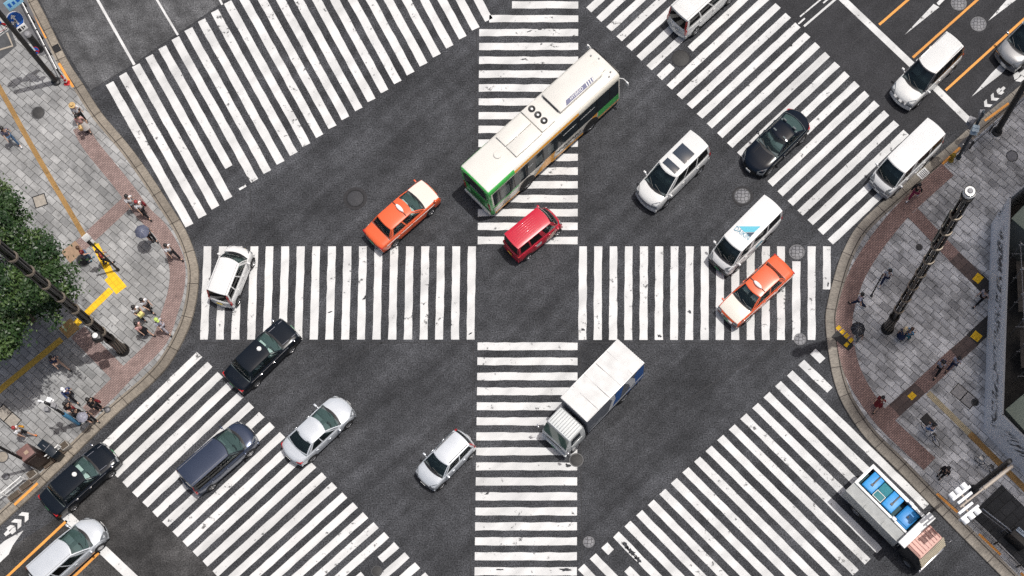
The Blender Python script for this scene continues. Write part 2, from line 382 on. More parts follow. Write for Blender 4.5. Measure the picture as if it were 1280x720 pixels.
# ------------------------------------------------------------------ islands: kerb + pavement
def densify(pts, k=4):
    out = []
    P = [pts[0]]+pts+[pts[-1]]
    for i in range(1, len(P)-2):
        for j in range(k):
            t = j/k; a, b, c, d = (Vector(P[i-1]+(0,)), Vector(P[i]+(0,)), Vector(P[i+1]+(0,)), Vector(P[i+2]+(0,)))
            v = .5*((2*b)+(c-a)*t+(2*a-5*b+4*c-d)*t*t+(3*b-3*c+d-a)*t*t*t); out.append((v.x, v.y))
    out.append(pts[-1]); return out
def offset(path, d):
    out = []
    for i, p in enumerate(path):
        t = (path[min(i+1, len(path)-1)]-path[max(i-1, 0)]).normalized(); n = Vector((-t.y, t.x, 0)); out.append(p+n*d)
    return out
LK = [(-20, -120), (47, 0), (83, 72), (104, 105), (128, 142), (160, 180), (185, 214), (212, 255), (233, 289), (245, 320), (249, 345), (245, 382), (234, 417), (212, 456), (185, 485), (142, 522), (92, 571), (47, 615), (0, 658), (-80, 732)]
RK = [(1330, 58), (1280, 103), (1217, 155), (1190, 179), (1150, 212), (1110, 246), (1072, 282), (1052, 317), (1041, 350), (1034, 378), (1031, 402), (1035, 442), (1042, 478), (1055, 510), (1082, 549), (1120, 587), (1168, 637), (1212, 682), (1250, 720), (1320, 790)]
lk = [G(*p) for p in densify(LK)]; rk = [G(*p) for p in densify(RK)]
KW = .62
def island(path, far, mk, mp, side, nm, kw=KW):
    inn = offset(path, side*kw); gut = offset(path, side*kw*.72)
    mb = MB(); rows = []
    r0 = [(p.x, p.y, 0) for p in path]; r1 = [(p.x, p.y, .11) for p in offset(path, side*.015)]; r1b = [(p.x, p.y, .135) for p in offset(path, side*.04)]
    r2 = [(p.x, p.y, .14) for p in gut]; r3 = [(p.x, p.y, .125) for p in offset(path, side*kw*.74)]; r4 = [(p.x, p.y, .125) for p in offset(path, side*kw*.78)]; r5 = [(p.x, p.y, .148) for p in offset(path, side*kw*.80)]; r6 = [(p.x, p.y, .148) for p in inn]
    rows = [r0, r1, r1b, r2, r3, r4, r5, r6]; mb.grid(rows, 0, flip=side < 0, mif=lambda i, j: 1 if i in (3, 4, 5) else 0)
    ko = struct('kerb', mb, [mk, M_GAP])
    ss = [0.0]
    for a_, b_ in zip(path, path[1:]): ss.append(ss[-1]+(b_-a_).length)
    ul = ko.data.uv_layers.new(name='UVMap'); ncol = len(path)
    for lp in ko.data.loops: ul.data[lp.index].uv = (ss[lp.vertex_index % ncol], .5+.1*(lp.vertex_index//ncol))
    mb = MB(); mb.poly([(p.x, p.y, SW) for p in inn]+[(p[0], p[1], SW) for p in far])
    o = struct('pavement', mb, mp)
    return inn
li = island(lk, [(-80, -20), (-80, 60)], M_KERB, M_PAVE_L, -1, 'left')
ri = island(rk, [(60, -20), (60, 60)], M_KERB_R, M_PAVE_R, 1, 'right', .72)
LAY = [0]
def band(name, pts, wd, m, smooth=True, cuts=False):
    LAY[0] += 1; z = SW+.004+.0005*LAY[0]
    P = [G(*p, SW) for p in (densify(pts, 3) if smooth and len(pts) > 2 else pts)]
    mb = MB(); mb.grid([[(p.x, p.y, z) for p in offset(P, -wd/2)], [(p.x, p.y, z) for p in offset(P, wd/2)]], 0)
    return struct(name, mb, m)
band('brick_path', [(100, 158), (112, 180), (132, 205), (150, 227), (165, 247), (180, 267), (200, 287), (215, 312), (221, 330), (222, 348), (219, 368), (213, 388), (205, 413), (194, 432), (160, 465), (140, 486), (110, 516)], .92, M_BRICK_L)
band('brick_path', [(162, 250), (90, 317)], .8, M_BRICK_L)
band('brick_path', [(149, 468), (97, 415)], 1.0, M_BRICK_L)
band('tactile_path', [(-30, 60), (0, 111), (37, 178), (70, 235), (106, 296)], .3, M_TACT_O)
band('tactile_path', [(119, 306), (142, 350)], .42, M_TACT_Y); band('tactile_path', [(137, 345), (152, 363)], .75, M_TACT_Y); band('tactile_path', [(139, 362), (95, 405)], .4, M_TACT_Y)
band('tactile_path', [(79, 417), (94, 404)], .85, mat('ochre_tile', (.30, .19, .07), .7, var=.2, vscale=8)); band('tactile_path', [(77, 424), (-30, 512)], .36, mat('amber_tile', (.42, .27, .04), .7, var=.2, vscale=8))
band('brick_path', [(82, 322), (100, 308)], .9, mat('tan_tile', (.30, .20, .13), .8, var=.15, vscale=5))
band('brick_path', [(1185, 212), (1135, 257), (1110, 285), (1090, 312), (1072, 342), (1061, 372), (1055, 400), (1058, 436), (1066, 465), (1080, 492), (1100, 520), (1120, 541), (1162, 580)], .98, M_BRICK_R)
band('brick_path', [(1141, 266), (1194, 322)], .8, M_BRICK_R); band('brick_path', [(1193, 321), (1222, 349)], .82, M_BRICK_D); band('brick_path', [(1221, 348), (1240, 367)], .84, mat('black_tile', (.02, .019, .019), .7))
band('brick_path', [(1108, 522), (1119, 512)], .9, M_BRICK_R); band('brick_path', [(1118, 513), (1152, 483)], .88, M_BRICK_D); band('brick_path', [(1150, 485), (1195, 443)], .9, M_BRICK_R); band('brick_path', [(1194, 444), (1217, 424)], .88, M_BRICK_D); band('brick_path', [(1215, 425), (1242, 400)], .88, MATS['black_tile'])
band('tactile_path', [(1219, 352), (1226, 344)], .45, M_TACT_Y); band('tactile_path', [(1216, 417), (1225, 424)], .48, M_TACT_Y); band('tactile_path', [(1137, 498), (1143, 492)], .36, M_TACT_Y)
band('tactile_path', [(1160, 491), (1213, 543)], .34, M_TACT_C); band('tactile_path', [(1212, 542), (1300, 630)], .36, M_TACT_O)
band('brick_path', [(1043, 417), (1064, 435)], .5, MATS['black_tile'])
for p in ((1048, 410), (1053, 415), (1058, 420), (1063.5, 425.5), (1058, 431)): band('tactile_path', [(p[0]-1.9, p[1]+1.9), (p[0]+2.2, p[1]-2.2)], .22, M_TACT_Y)
band('brick_path', [(1154, 520), (1168, 535)], .55, MATS['black_tile'])
# orange paint on the kerb tops
def kerb_paint(a, b):
    mb = MB(); P0, P1 = G(*a, .15), G(*b, .15); stripe(mb, P0, P1, .15, .153, 0, .004); struct('kerb_paint', mb, M_ORANGE)
for a, b in (((40.5, 19), (57, 48)), ((73.5, 79), (91.5, 109)), ((18, 631), (47, 604)), ((1178, 205), (1206, 179)), ((1231, 151), (1261, 129)), ((1171, 617), (1200, 643)), ((1223.5, 667.5), (1251, 693.5)), ((1276, 716), (1300, 740))): kerb_paint(a, b)

# seams, joints and worn-through spots on the road
SEAM = mat('bitumen_seam', (.026, .026, .028), .8, var=.3, vscale=2)
mb = MB()
def seam(pts, wd=.05):
    P = [G(*p) for p in pts]; Q = []
    for a, b in zip(P, P[1:]):
        n = max(1, int((b-a).length/.6))
        for i in range(n): q = a.lerp(b, i/n); Q.append(Vector((q.x+random.uniform(-.02, .02), q.y+random.uniform(-.02, .02), 0)))
    Q.append(P[-1]); L_ = offset(Q, wd/2); R__ = offset(Q, -wd/2)
    mb.grid([[(p.x, p.y, .006) for p in R__], [(p.x, p.y, .006) for p in L_]])
for pts in ([(596, 28), (594, 160), (593, 303)], [(726, 60), (725, 180), (725, 304)], [(592, 428), (590, 560), (588, 730)], [(725.5, 430), (726, 560), (728, 730)], [(313, 236), (314.5, 270), (313, 304)], [(250, 428.5), (420, 429), (592, 428)],
            [(725, 428.5), (880, 429), (1010, 428)], [(113, 113), (171, 78), (300, -10)], [(141, 591), (268, 715)], [(959, -4), (1050, 88), (1140, 177)], [(726, 432), (742, 448)], [(640, 365), (700, 400), (722, 418)], [(860, 500), (905, 470), (1000, 420)],
            [(330, 500), (450, 440), (592, 380)], [(150, 640), (205, 600)], [(1060, 60), (1130, -4)], [(960, 40), (1040, 120), (1090, 170)]): seam(pts, .045)
struct('road_seams', mb, SEAM)
mb = MB(); random.seed(21)
def worn(px, py, L_, W_, ang):
    c = G(px, py); k = 22; pts = []
    for i in range(k):
        a = 2*math.pi*i/k; r = random.uniform(.45, 1.1); x, y = L_/2*math.cos(a)*r, W_/2*math.sin(a)*r; pts.append((c.x+x*math.cos(ang)-y*math.sin(ang), c.y+x*math.sin(ang)+y*math.cos(ang), .0115))
    mb.poly(pts)
for a in ((781, 681, .7, .30, R(-45)), (789, 690, 1.0, .32, R(-45)), (797, 699, .6, .3, R(-45)), (706, 712, .8, .22, 0), (1035, 356, .12, .4, 0), (453, 534, .5, .12, 1), (609, 617, .35, .16, .6), (729, 412, .2, .3, 1), (588, 417, .3, .1, .6), (710, 582, .3, .4, 1.2), (625, 712, .5, .1, 0), (662, 39, .4, .1, .4), (675, 37, .3, .1, .2), (655, 74, .5, .12, .1), (862, 390, .2, .3, 1), (824, 420, .2, .35, 1.2), (456, 372, .15, .5, 2.4), (413, 390, .35, .1, .3), (988, 57, .3, .2, .5), (212, 633, .3, .15, 1)): worn(*a)
struct('worn_paint_spots', mb, M_ASPH)
# ------------------------------------------------------------------ vehicles
def pl(x, pts):
    if x <= pts[0][0]: return pts[0][1]
    for (a, b), (c, d) in zip(pts, pts[1:]):
        if x <= c: return b+(d-b)*(x-a)/(c-a)
    return pts[-1][1]
def vroot(name, label, cat, front, zf, rear, zr, L, heading=None, anchor='mid', group=None):
    if front and rear:
        A, B = G(*front, zf), G(*rear, zr); d = Vector((A.x-B.x, A.y-B.y, 0)); h = math.atan2(d.y, d.x) if heading is None else heading
        c = (A+B)/2
    else:
        h = heading; u = Vector((math.cos(h), math.sin(h), 0))
        c = G(*front, zf)-u*L/2 if front else G(*rear, zr)+u*L/2
    o = empty(name, (c.x, c.y, .013), h); tag(o, label, cat, group or 'vehicles crossing the junction'); return o

def wheel(par, x, y, r, wd, sgn, rim=M_RIM, spokes=5, name='wheel'):
    Mx = Matrix.Translation((0, 0, 0)) @ Matrix.Rotation(-sgn*math.pi/2, 4, 'X')
    mb = MB(); mb.lathe([(r*.62, -wd/2), (r*.93, -wd/2), (r, -wd*.36), (r, wd*.36), (r*.93, wd/2), (r*.66, wd/2), (r*.64, wd*.40)], 22, M=Mx, cap=False)
    t = mb.build(name, M_TYRE, par); t.location = (x, y, r)
    mb = MB(); mb.lathe([(r*.66, wd*.44), (r*.60, wd*.47), (r*.58, wd*.40)], 22, M=Mx, cap=False)
    mb.lathe([(r*.6, wd*.20), (0.001, wd*.22)], 14, 1, M=Mx, cap=False)
    mb.lathe([(r*.16, wd*.25), (r*.16, wd*.44), (r*.1, wd*.46), (.001, wd*.46)], 10, M=Mx, cap=False)
    for k in range(spokes):
        a = 2*math.pi*k/spokes+.3; c = Vector((math.cos(a)*r*.36, math.sin(a)*r*.36, wd*.42))
        b = MB(); b.box((0, 0, 0), (r*.56, r*.17, wd*.08)); Mk = Mx @ Matrix.Translation(c) @ Matrix.Rotation(a, 4, 'Z')
        o0 = len(mb.v); mb.v += [tuple(Mk @ Vector(v)) for v in b.v]
        for f in b.f: mb.face([o0+i for i in f])
    mb.build('rim', [rim, M_DARK], t)
    return t

BASE = dict(L=4.7, W=1.7, zr=1.5, zc=.98, zb=.98, zhf=.82, ztr=.92, xw0=1.2, xr0=.45, xr1=-1.25, xw1=-1.62, wr=.60, wb=.93, bow=.14, cw=.13, cr=.08, rnd=1.0,
    wheels=(1.42, -1.36), r=.31, front_glass=(.93, .05, .95), rear_glass=(.90, .08, .92), side=[(.08, .46), (.5, .93)], sv=(.12, .92), crown=.035,
    doors=[(-.98, -.02), (.0, 1.0)], priv=False, plate=M_PLATE, rails=False, ribs=0, grille=.9, tall_lamps=False, seatrows=[.25, -.75], sill=.24, lower=None, quarter=0)

def car(root, col, S):
    P = dict(BASE); P.update(S); L, W = P['L'], P['W']; hl = L/2
    body_m = col
    zt_pts = [(-hl, P['ztr']-.03), (-hl+.25, P['ztr']), (P['xw1'], P['zb']), (P['xw0'], P['zc']), (P['xw0']+(hl-P['xw0'])*.55, P['zc']*.5+P['zhf']*.5+.05), (hl-.12, P['zhf']+.05), (hl, P['zhf']-.02)]
    def zt(x): return pl(x, zt_pts)
    def wx(x):
        t = abs(x)/hl
        return W/2*(1-.03*t**3-.07*P['rnd']*max(0, (t-.72)/.28)**2.2)
    # --- body shell
    xs = [-hl, -hl+.03, -hl+.10, -hl+.28]; n = 22
    x_in = sorted(set([round(-hl+.28+(L-.56)*i/n, 4) for i in range(n+1)]+[P['xw0'], P['xw1']]))
    xs = xs[:3]+x_in+[hl-.10, hl-.03, hl]
    def prof(x):
        e = min(1, (hl-abs(x))/.10); e2 = e**.5
        z1 = zt(x)-(1-e2)*.09; w_ = wx(x)*(.93+.07*e2); zb = .20+(1-e2)*.08
        half = [(0, zb), (.78*w_, zb), (.955*w_, zb+.07), (.995*w_, .46), (w_, .62), (.985*w_, z1-.10), (.955*w_, z1-.035), (.90*w_, z1-.005), (.6*w_, z1+.012), (.3*w_, z1+.02), (0, z1+.024)]
        half = [(y, min(z, z1+.03)) for y, z in half]
        def bx(y): 
            s = 1 if x > 0 else -1; k = max(0, (abs(x)-hl*.55)/(hl*.45)); return x-s*P['bow']*P['rnd']*(abs(y)/(W/2))**2*k
        pts = [(bx(y), y, z) for y, z in half]
        return pts+[(bx(y), -y, z) for y, z in reversed(half[1:-1])]
    rows = [prof(x) for x in xs]; mb = MB()
    def mif(i, j):
        xm = (xs[i]+xs[i+1])/2
        if j in (0, 1, 18, 19): return 1
        if P['xw1']+.02 < xm < P['xw0']-.02 and 7 <= j <= 12: return 1
        if P['lower'] and j in (2, 17): return 2
        return 0
    b = mb.grid(rows, closed=True, mif=mif); nc = len(rows[0])
    mb.face([b+k for k in range(nc)], 0); e = b+(len(rows)-1)*nc; mb.face([e+nc-1-k for k in range(nc)], 0)
    mb.build('body', [body_m, M_INT, P['lower'] or M_DARK], root, ang=40)
    # --- greenhouse
    zr, wr = P['zr'], P['wr']*W/2/.85 if P['wr'] > 1 else P['wr']*W/ (1.7) 
    c0, c1, r0, r1 = P['cw'], P['cw']*.8, P['cr'], P['cr']*.9
    def wbx(x): return wx(x)*P['wb']
    zl = zr-.045
    def WS(u, v):
        a = Vector((P['xw0']-c0*u*u, u*wbx(P['xw0']), zt(P['xw0'])+.012)); c = Vector((P['xr0']-c1*u*u, u*wr, zl+P['crown']*.6*(1-u*u)))
        p = a.lerp(c, v); s = math.sin(math.pi*v)*.03; return p+Vector((s, 0, s*.6))
    def RS(u, v):
        a = Vector((P['xw1']+r0*u*u, u*wbx(P['xw1']), zt(P['xw1'])+.012)); c = Vector((P['xr1']+r1*u*u, u*wr, zl+P['crown']*.6*(1-u*u)))
        p = a.lerp(c, v); s = math.sin(math.pi*v)*.025; return p+Vector((-s, 0, s*.4))
    fb, ft, bb, bt = P['xw0']-c0, P['xr0']-c1, P['xw1']+r0, P['xr1']+r1
    def SD(sg):
        def f(u, v):
            xb = bb+(fb-bb)*u; xt_ = bt+(ft-bt)*u
            yb = wbx(P['xw1'])+(wbx(P['xw0'])-wbx(P['xw1']))*u if not (P['xw1'] < xb < P['xw0']) else wbx(xb)
            s = math.sin(math.pi*v)*.022
            return Vector((xb+(xt_-xb)*v, sg*(yb+(wr-yb)*v+s), zt(xb)+.005+(zl-zt(xb)-.005)*v))
        return f
    frame = MB()
    def patch(F, rects, nu, nv, u0, u1, flip, inset):
        us = sorted(set([round(u0+(u1-u0)*i/nu, 4) for i in range(nu+1)]+[r[0] for r in rects]+[r[1] for r in rects]))
        vs_ = sorted(set([round(i/nv, 4) for i in range(nv+1)]+[r[2] for r in rects]+[r[3] for r in rects]))
        outs = [MB() for _ in rects]
        for i in range(len(us)-1):
            for j in range(len(vs_)-1):
                um, vm = (us[i]+us[i+1])/2, (vs_[j]+vs_[j+1])/2; tgt = frame; ins = 0
                for k, r in enumerate(rects):
                    if r[0] < um < r[1] and r[2] < vm < r[3]: tgt = outs[k]; ins = 1
                q = [F(us[i], vs_[j]), F(us[i+1], vs_[j]), F(us[i+1], vs_[j+1]), F(us[i], vs_[j+1])]
                if flip: q.reverse()
                if ins:
                    nn = (q[1]-q[0]).cross(q[2]-q[0]).normalized()*inset; q = [p-nn for p in q]
                tgt.poly(q)
        return outs
    def weld(o):
        bm = bmesh.new(); bm.from_mesh(o.data); bmesh.ops.remove_doubles(bm, verts=bm.verts, dist=.004); bm.to_mesh(o.data); bm.free()
        o.data.polygons.foreach_set('use_smooth', [True]*len(o.data.polygons)); o.data.set_sharp_from_angle(angle=R(40)); return o
    g = P['front_glass']; o = patch(WS, [(-g[0], g[0], g[1], g[2])], 10, 4, -1, 1, False, .006)
    weld(o[0].build('windshield', M_GLASS, root))
    g = P['rear_glass']; o = patch(RS, [(-g[0], g[0], g[1], g[2])], 8, 4, -1, 1, True, .006)
    weld(o[0].build('rear_window', M_PRIV if P['priv'] else M_GLASS, root))
    sv_ = P['sv']
    for sg in (1, -1):
        o = patch(SD(sg), [(a, c, sv_[0], sv_[1]) for a, c in P['side']], 10, 4, 0, 1, sg > 0, .006)
        for k, q in enumerate(o):
            front_most = k >= len(o)-1
            weld(q.build('side_window', M_GLASS if (front_most or not P['priv']) else M_PRIV, root))
    fr = frame.build('cabin_frame', P.get('frame_m') or body_m, root); weld(fr)
    # --- roof
    rows = []
    nu, nx = 16, 10
    for i in range(nx+1):
        t = i/nx; row = []
        for k in range(nu+1):
            u = -1+2*k/nu; x0 = P['xr1']+r1*u*u; x1 = P['xr0']-c1*u*u; x = x0+(x1-x0)*t
            edge = min(1, min(t, 1-t)*8); z = zl+.004+P['crown']*(1-u*u)**.8*(.6+.4*edge**.7)+.012*(1-abs(u)**6)*edge
            row.append((x, u*wr*1.004, z))
        rows.append(row)
    mb = MB(); mb.grid(rows, flip=True)
    lenr = P['xr0']-P['xr1']
    if P['ribs']:
        for k in range(P['ribs']):
            yy = wr*1.5*((k+.5)/P['ribs']-.5); zz = zl+.004+P['crown']*(1-(yy/wr)**2)**.8+.010
            mb.box((P['xr1']+lenr*P.get('ribc', .5), yy, zz), (lenr*P.get('ribl', .78), .03, .02), bev=.006)
    if P.get('roofline'):
        for sg in (1, -1): mb.box(((P['xr0']+P['xr1'])/2-.05, sg*wr*.86, zl+.018+P['crown']*.35), (lenr*.9, .018, .012), 1)
    mb.build('roof', [P.get('roof_m') or body_m, M_GREY], root, ang=30)
    if P['rails']:
        for sg in (1, -1):
            mb = MB(); mb.tube([(P['xr1']+.15, sg*wr*.9, zl+.02), (P['xr1']+.25, sg*wr*.92, zl+.075), (P['xr0']-.35, sg*wr*.92, zl+.075), (P['xr0']-.22, sg*wr*.9, zl+.02)], .02, 6); mb.build('roof_rail', M_CHROME if P['rails'] == 2 else M_BLACK, root)
    for (a, c, d, yw) in P.get('sunroofs', []):
        mb = MB(); zz = zl+P['crown']+.022; mb.box(((a+c)/2, d, zz-.008), (c-a, yw, .02), bev=.008); mb.build('sunroof', mat('sunroof_glass', (.03, .04, .055), .06, coat=1), root)
    # --- interior
    mb = MB(); mb.box((P['xw0']-.32, 0, P['zc']+.02), (.5, W*.78, .08), bev=.03); mb.build('dashboard', M_INT, root)
    for xr_ in P['seatrows']:
        for sg in ((1, -1) if W > 1.4 else (1, -1)):
            mb = MB(); mb.box((xr_, sg*W*.2, P['zb']+.02), (.16, W*.28, .5 if zr > 1.3 else .25), ry=R(-14), bev=.05); mb.box((xr_-.08, sg*W*.2, P['zb']+.02+(.33 if zr > 1.3 else .16)), (.1, .24, .16), bev=.03)
            mb.box((xr_+.26, sg*W*.2, P['zb']-.0), (.42, W*.28, .07), bev=.03)
            mb.build('seat', P.get('seat_m') or M_SEAT, root)
    # steering wheel (right-hand drive)
    mb = MB(); Ms = Matrix.Translation((P['xw0']-.55, -W*.2, P['zc']+.12)) @ Matrix.Rotation(R(-65), 4, 'Y')
    mb.grid([[Ms @ Vector(((.17+.016*math.cos(a))*math.cos(b_), (.17+.016*math.cos(a))*math.sin(b_), .016*math.sin(a))) for a in [k*math.pi/3 for k in range(6)]] for b_ in [k*math.pi/8 for k in range(17)]], closed=True); mb.build('steering_wheel', M_BLACK, root)
    # --- sides: doors, handles, arches, wheels
    for sg in (1, -1):
        for (a, c) in P['doors']:
            rows = []
            for i in range(7):
                x = a+.012+(c-a-.024)*i/6; z1 = zt(x); w_ = wx(x)+.006
                rows.append([(x, sg*w_*.988, .34), (x, sg*w_*.998, .46), (x, sg*w_*1.001, .62), (x, sg*w_*.989, z1-.105), (x, sg*(w_*.962), z1-.045)])
            mb = MB(); mb.grid(rows, flip=sg < 0); d = mb.build('door', body_m, root)
            if c-a > .5:
                mb = MB(); zz = zt(a+.15)-.14; mb.box((a+.16, sg*(wx(a)+.018), zz), (.17, .03, .035), bev=.01); mb.build('handle', P.get('handle_m') or body_m, d)
        for x in P['wheels']:
            yo = sg*(wx(x)+.016)
            mb = MB(); ra = P['r']+.055; pts = [(x+ra*math.cos(a), sg*(wx(x)+.007), max(.2, P['r']+.01+ra*math.sin(a))) for a in [math.pi*(k/16)*1.1-.15 for k in range(17)]]
            if sg > 0: pts.reverse()
            mb.poly(pts); mb.build('wheel_arch', M_DARK, root)
            wheel(root, x, yo-sg*.10, P['r'], .21, sg, P.get('rim_m') or M_RIM, P.get('spokes', 5))
        # mirror
        mb = MB(); xm = P.get('xmir', P['xw0']-.32); zz = zt(xm)+.10
        if P.get('fender_mirror'):
            xm = P['xw0']+(hl-P['xw0'])*.55; zz = zt(xm)+.12; mb.tube([(xm, sg*wx(xm)*.93, zt(xm)-.02), (xm+.02, sg*(wx(xm)*.98), zz-.02)], .015, 5); mb.box((xm+.03, sg*(wx(xm)+.02), zz), (.10, .17, .10), bev=.03)
        else:
            mb.tube([(xm, sg*wx(xm)*.92, zz-.07), (xm-.02, sg*(wx(xm)+.06), zz-.01)], .025, 5); mb.box((xm-.03, sg*(wx(xm)+.13), zz+.02), (.12, .19, .15), bev=.04)
        mb.build('door_mirror', P.get('mirror_m') or body_m, root)
    # --- ends
    def endx(y, z, s):
        k = 1.0; return s*hl-s*P['bow']*P['rnd']*(abs(y)/(W/2))**2
    def endpatch(nm, y0, y1, z0, z1, s, m, push=.012, n_=6, thick=.03, inset=0):
        mb = MB(); A = []; B = []
        for i in range(n_+1):
            y = y0+(y1-y0)*i/n_; x = endx(y, 0, s); A.append((x+s*push, y, z0)); B.append((x+s*(push-.015-inset), y, z1))
        C = [(p[0]-s*thick*3, p[1], p[2]) for p in B]; D = [(p[0]-s*thick*3, p[1], p[2]) for p in A]
        mb.grid([D, A, B, C], flip=s > 0)
        mb.poly([D[0], C[0], B[0], A[0]]); mb.poly([A[-1], B[-1], C[-1], D[-1]])
        return mb.build(nm, m, root)
    hw = W/2
    zf = P['zhf']
    for sg in (1, -1):
        a, c = sg*hw*.56, sg*hw*.92
        # headlamp : wraps on top of the nose
        mb = MB(); rows = []
        for i in range(6):
            y = a+(c-a)*i/5; x = endx(y, 0, 1); d_ = .02+(.28 if P['rnd'] > .6 else .12)*(i/5)*P.get('lampwrap', 1); zz = min(zf-.035, zt(x-d_))
            rows.append([(x+.008, y, zf-.26), (x+.012, y, zf-.14), (x-.01, y, zf-.055), (x-d_-.03, y*(.99), zt(x-d_-.03)-.012+.010*(1-(i/5)**2))])
        mb.grid(rows, flip=sg < 0); mb.build('headlight', M_CLEAR, root)
        if P['tall_lamps']:
            mb = MB(); y = sg*(wbx(P['xw1'])*1.0)
            Fp = RS; rows = []
            for k in range(7):
                v = -.55+1.45*k/6
                if v < 0: zq = zt(P['xw1'])+v*.5; base = Vector((P['xw1']+r0-.02-.06*(-v), sg*wx(P['xw1'])*.985, zq)); p = base
                else: p = Fp(sg*1.0, v)
                rows.append([p+Vector((.10, sg*.006, 0)), p+Vector((-.012, sg*.006, 0)), p+Vector((-.018, -sg*.10, 0))])
            mb.grid(rows, flip=sg > 0); mb.build('taillight', M_REDL, root)
        else:
            zt_ = P['ztr']; mb = MB(); rows = []
            for i in range(5):
                y = sg*hw*(.62+.34*i/4); x = endx(y, 0, -1); d_ = .02+.14*(i/4)**2
                rows.append([(x-.010, y, zt_-.30), (x-.014, y, zt_-.16), (x+.004, y, zt_-.07), (x+d_, y, zt_-.05)])
            mb.grid(rows, flip=sg > 0); mb.build('taillight', M_REDL, root)
    endpatch('grille', -hw*P['grille']*.55, hw*P['grille']*.55, zf-.26, zf-.035, 1, P.get('grille_m') or M_BLACK, .035, inset=.05)
    endpatch('front_bumper', -hw*.9, hw*.9, .28, .46, 1, P.get('bumper_m') or body_m, .03)
    endpatch('rear_bumper', -hw*.9, hw*.9, .30, .50, -1, P.get('bumper_m') or body_m, .03)
    for s in (1, -1):
        mb = MB(); x = s*(hl+.045); zz = .47 if s > 0 else P.get('plate_z', .62); mb.box((x, 0, zz), (.015, .34, .17)); mb.build('licence_plate', P['plate'], root)
    # cowl under the windscreen
    mb = MB(); us_ = [-.9+1.8*k/12 for k in range(13)]
    mb.grid([[WS(u, -.0)+Vector((.10, 0, .004)) for u in us_], [WS(u, .0)+Vector((.03, 0, .016)) for u in us_], [WS(u, .06)+Vector((.008, 0, .010)) for u in us_]]); mb.build('cowl', M_BLACK, root)
    # wipers
    for y in (-.12, .42):
        mb = MB(); p0 = WS(y/ (wbx(P['xw0'])), .05)+Vector((.015, 0, .012)); p1 = WS((y-.5)/(wbx(P['xw0'])), .22)+Vector((.015, 0, .015)); mb.tube([p0, p1], .009, 4); mb.build('wiper', M_BLACK, root)
    return P, zt, wx, zl, wr

SEDAN_CAB = dict()
MINI = dict(L=4.75, W=1.8, zr=1.78, zc=1.05, zb=1.08, zhf=.88, ztr=1.02, xw0=1.62, xr0=.72, xr1=-2.1, xw1=-2.27, wr=.66, cw=.24, cr=.06, bow=.22, wheels=(1.45, -1.4), r=.33,
    side=[(.06, .33), (.36, .62), (.65, .93)], priv=True, doors=[(-1.35, -.25), (-.22, .85)], tall_lamps=True, rear_glass=(.9, .04, .86), seatrows=[.35, -.75, -1.6], roofline=True)
HIACE = dict(L=4.72, W=1.7, zr=1.98, zc=1.12, zb=1.12, zhf=.92, ztr=1.08, xw0=1.98, xr0=1.32, xr1=-2.2, xw1=-2.3, wr=.70, cw=.12, cr=.07, bow=.12, wheels=(1.5, -1.1), r=.32,
    side=[(.05, .32), (.35, .66), (.74, .95)], priv=True, doors=[(-.7, .62), (.75, 1.6)], tall_lamps=True, rear_glass=(.88, .05, .85), seatrows=[.95], ribs=9, crown=.03)

# two orange taxis with a cream bonnet
ORG = paint('orange_taxi_paint', (.72, .115, .035)); CREAM = paint('cream_bonnet_paint', (.68, .645, .57))
def taxi(label, front, zf, rear, zr, h):
    t = vroot('taxi', label, 'taxi', front, zf, rear, zr, 4.7)
    P, zt, wx, zl, wr = car(t, ORG, dict(fender_mirror=True, seat_m=M_SEATL, plate=M_PLATEG, bumper_m=M_GREY, rnd=.45, bow=.10, grille_m=M_CHROME, spokes=6, lampwrap=.3))
    # cream bonnet panel following the hood
    rows = []
    for i in range(9):
        x = 1.28+(2.27-1.28)*i/8
        rows.append([(x-.10*.45*(abs(u))**2*(i/8)-.13*(1-i/8)*u*u*.6, u*wx(x)*.90, zt(x)+.03-.022*u*u) for u in [-1+k/5 for k in range(11)]])
    mb = MB(); mb.grid(rows, flip=True); mb.build('bonnet', CREAM, t)
    mb = MB(); mb.lathe([(.001, .0), (.30, .0), (.33, .05), (.28, .13), (.12, .17), (.001, .17)], 18, M=Matrix.Translation((.0, 0, 1.505)) @ Matrix.Diagonal((.36, 1, 1, 1)))
    s = mb.build('roof_sign', mat('milky_plastic', (.8, .8, .78), .3, coat=.5), t)
    mb = MB(); mb.box((0, 0, 1.60), (.10, .36, .09), bev=.02); mb.build('sign_band', mat('red_plastic', (.25, .03, .03), .4), s)
    for sg in (1, -1):
        mb = MB(); mb.box((-.05, sg*.857, .78), (3.7, .012, .05)); mb.build('side_stripe', M_PLATE, t)
    mb = MB(); mb.box((-.02, 0, 1.52), (.035, 1.16, .025)); mb.build('sign_bar', M_BLACK, t)
    return t
taxi('orange taxi with cream bonnet heading up between bus and left zebra crossing', (539.5, 235), .82, (464.5, 299.7), .92, None)
taxi('orange taxi with cream bonnet pointing down on right zebra crossing beside white van', (909.5, 396.5), .65, (980.8, 329), .92, None)
BLK = paint('black_taxi_paint', (.006, .009, .014), .22)
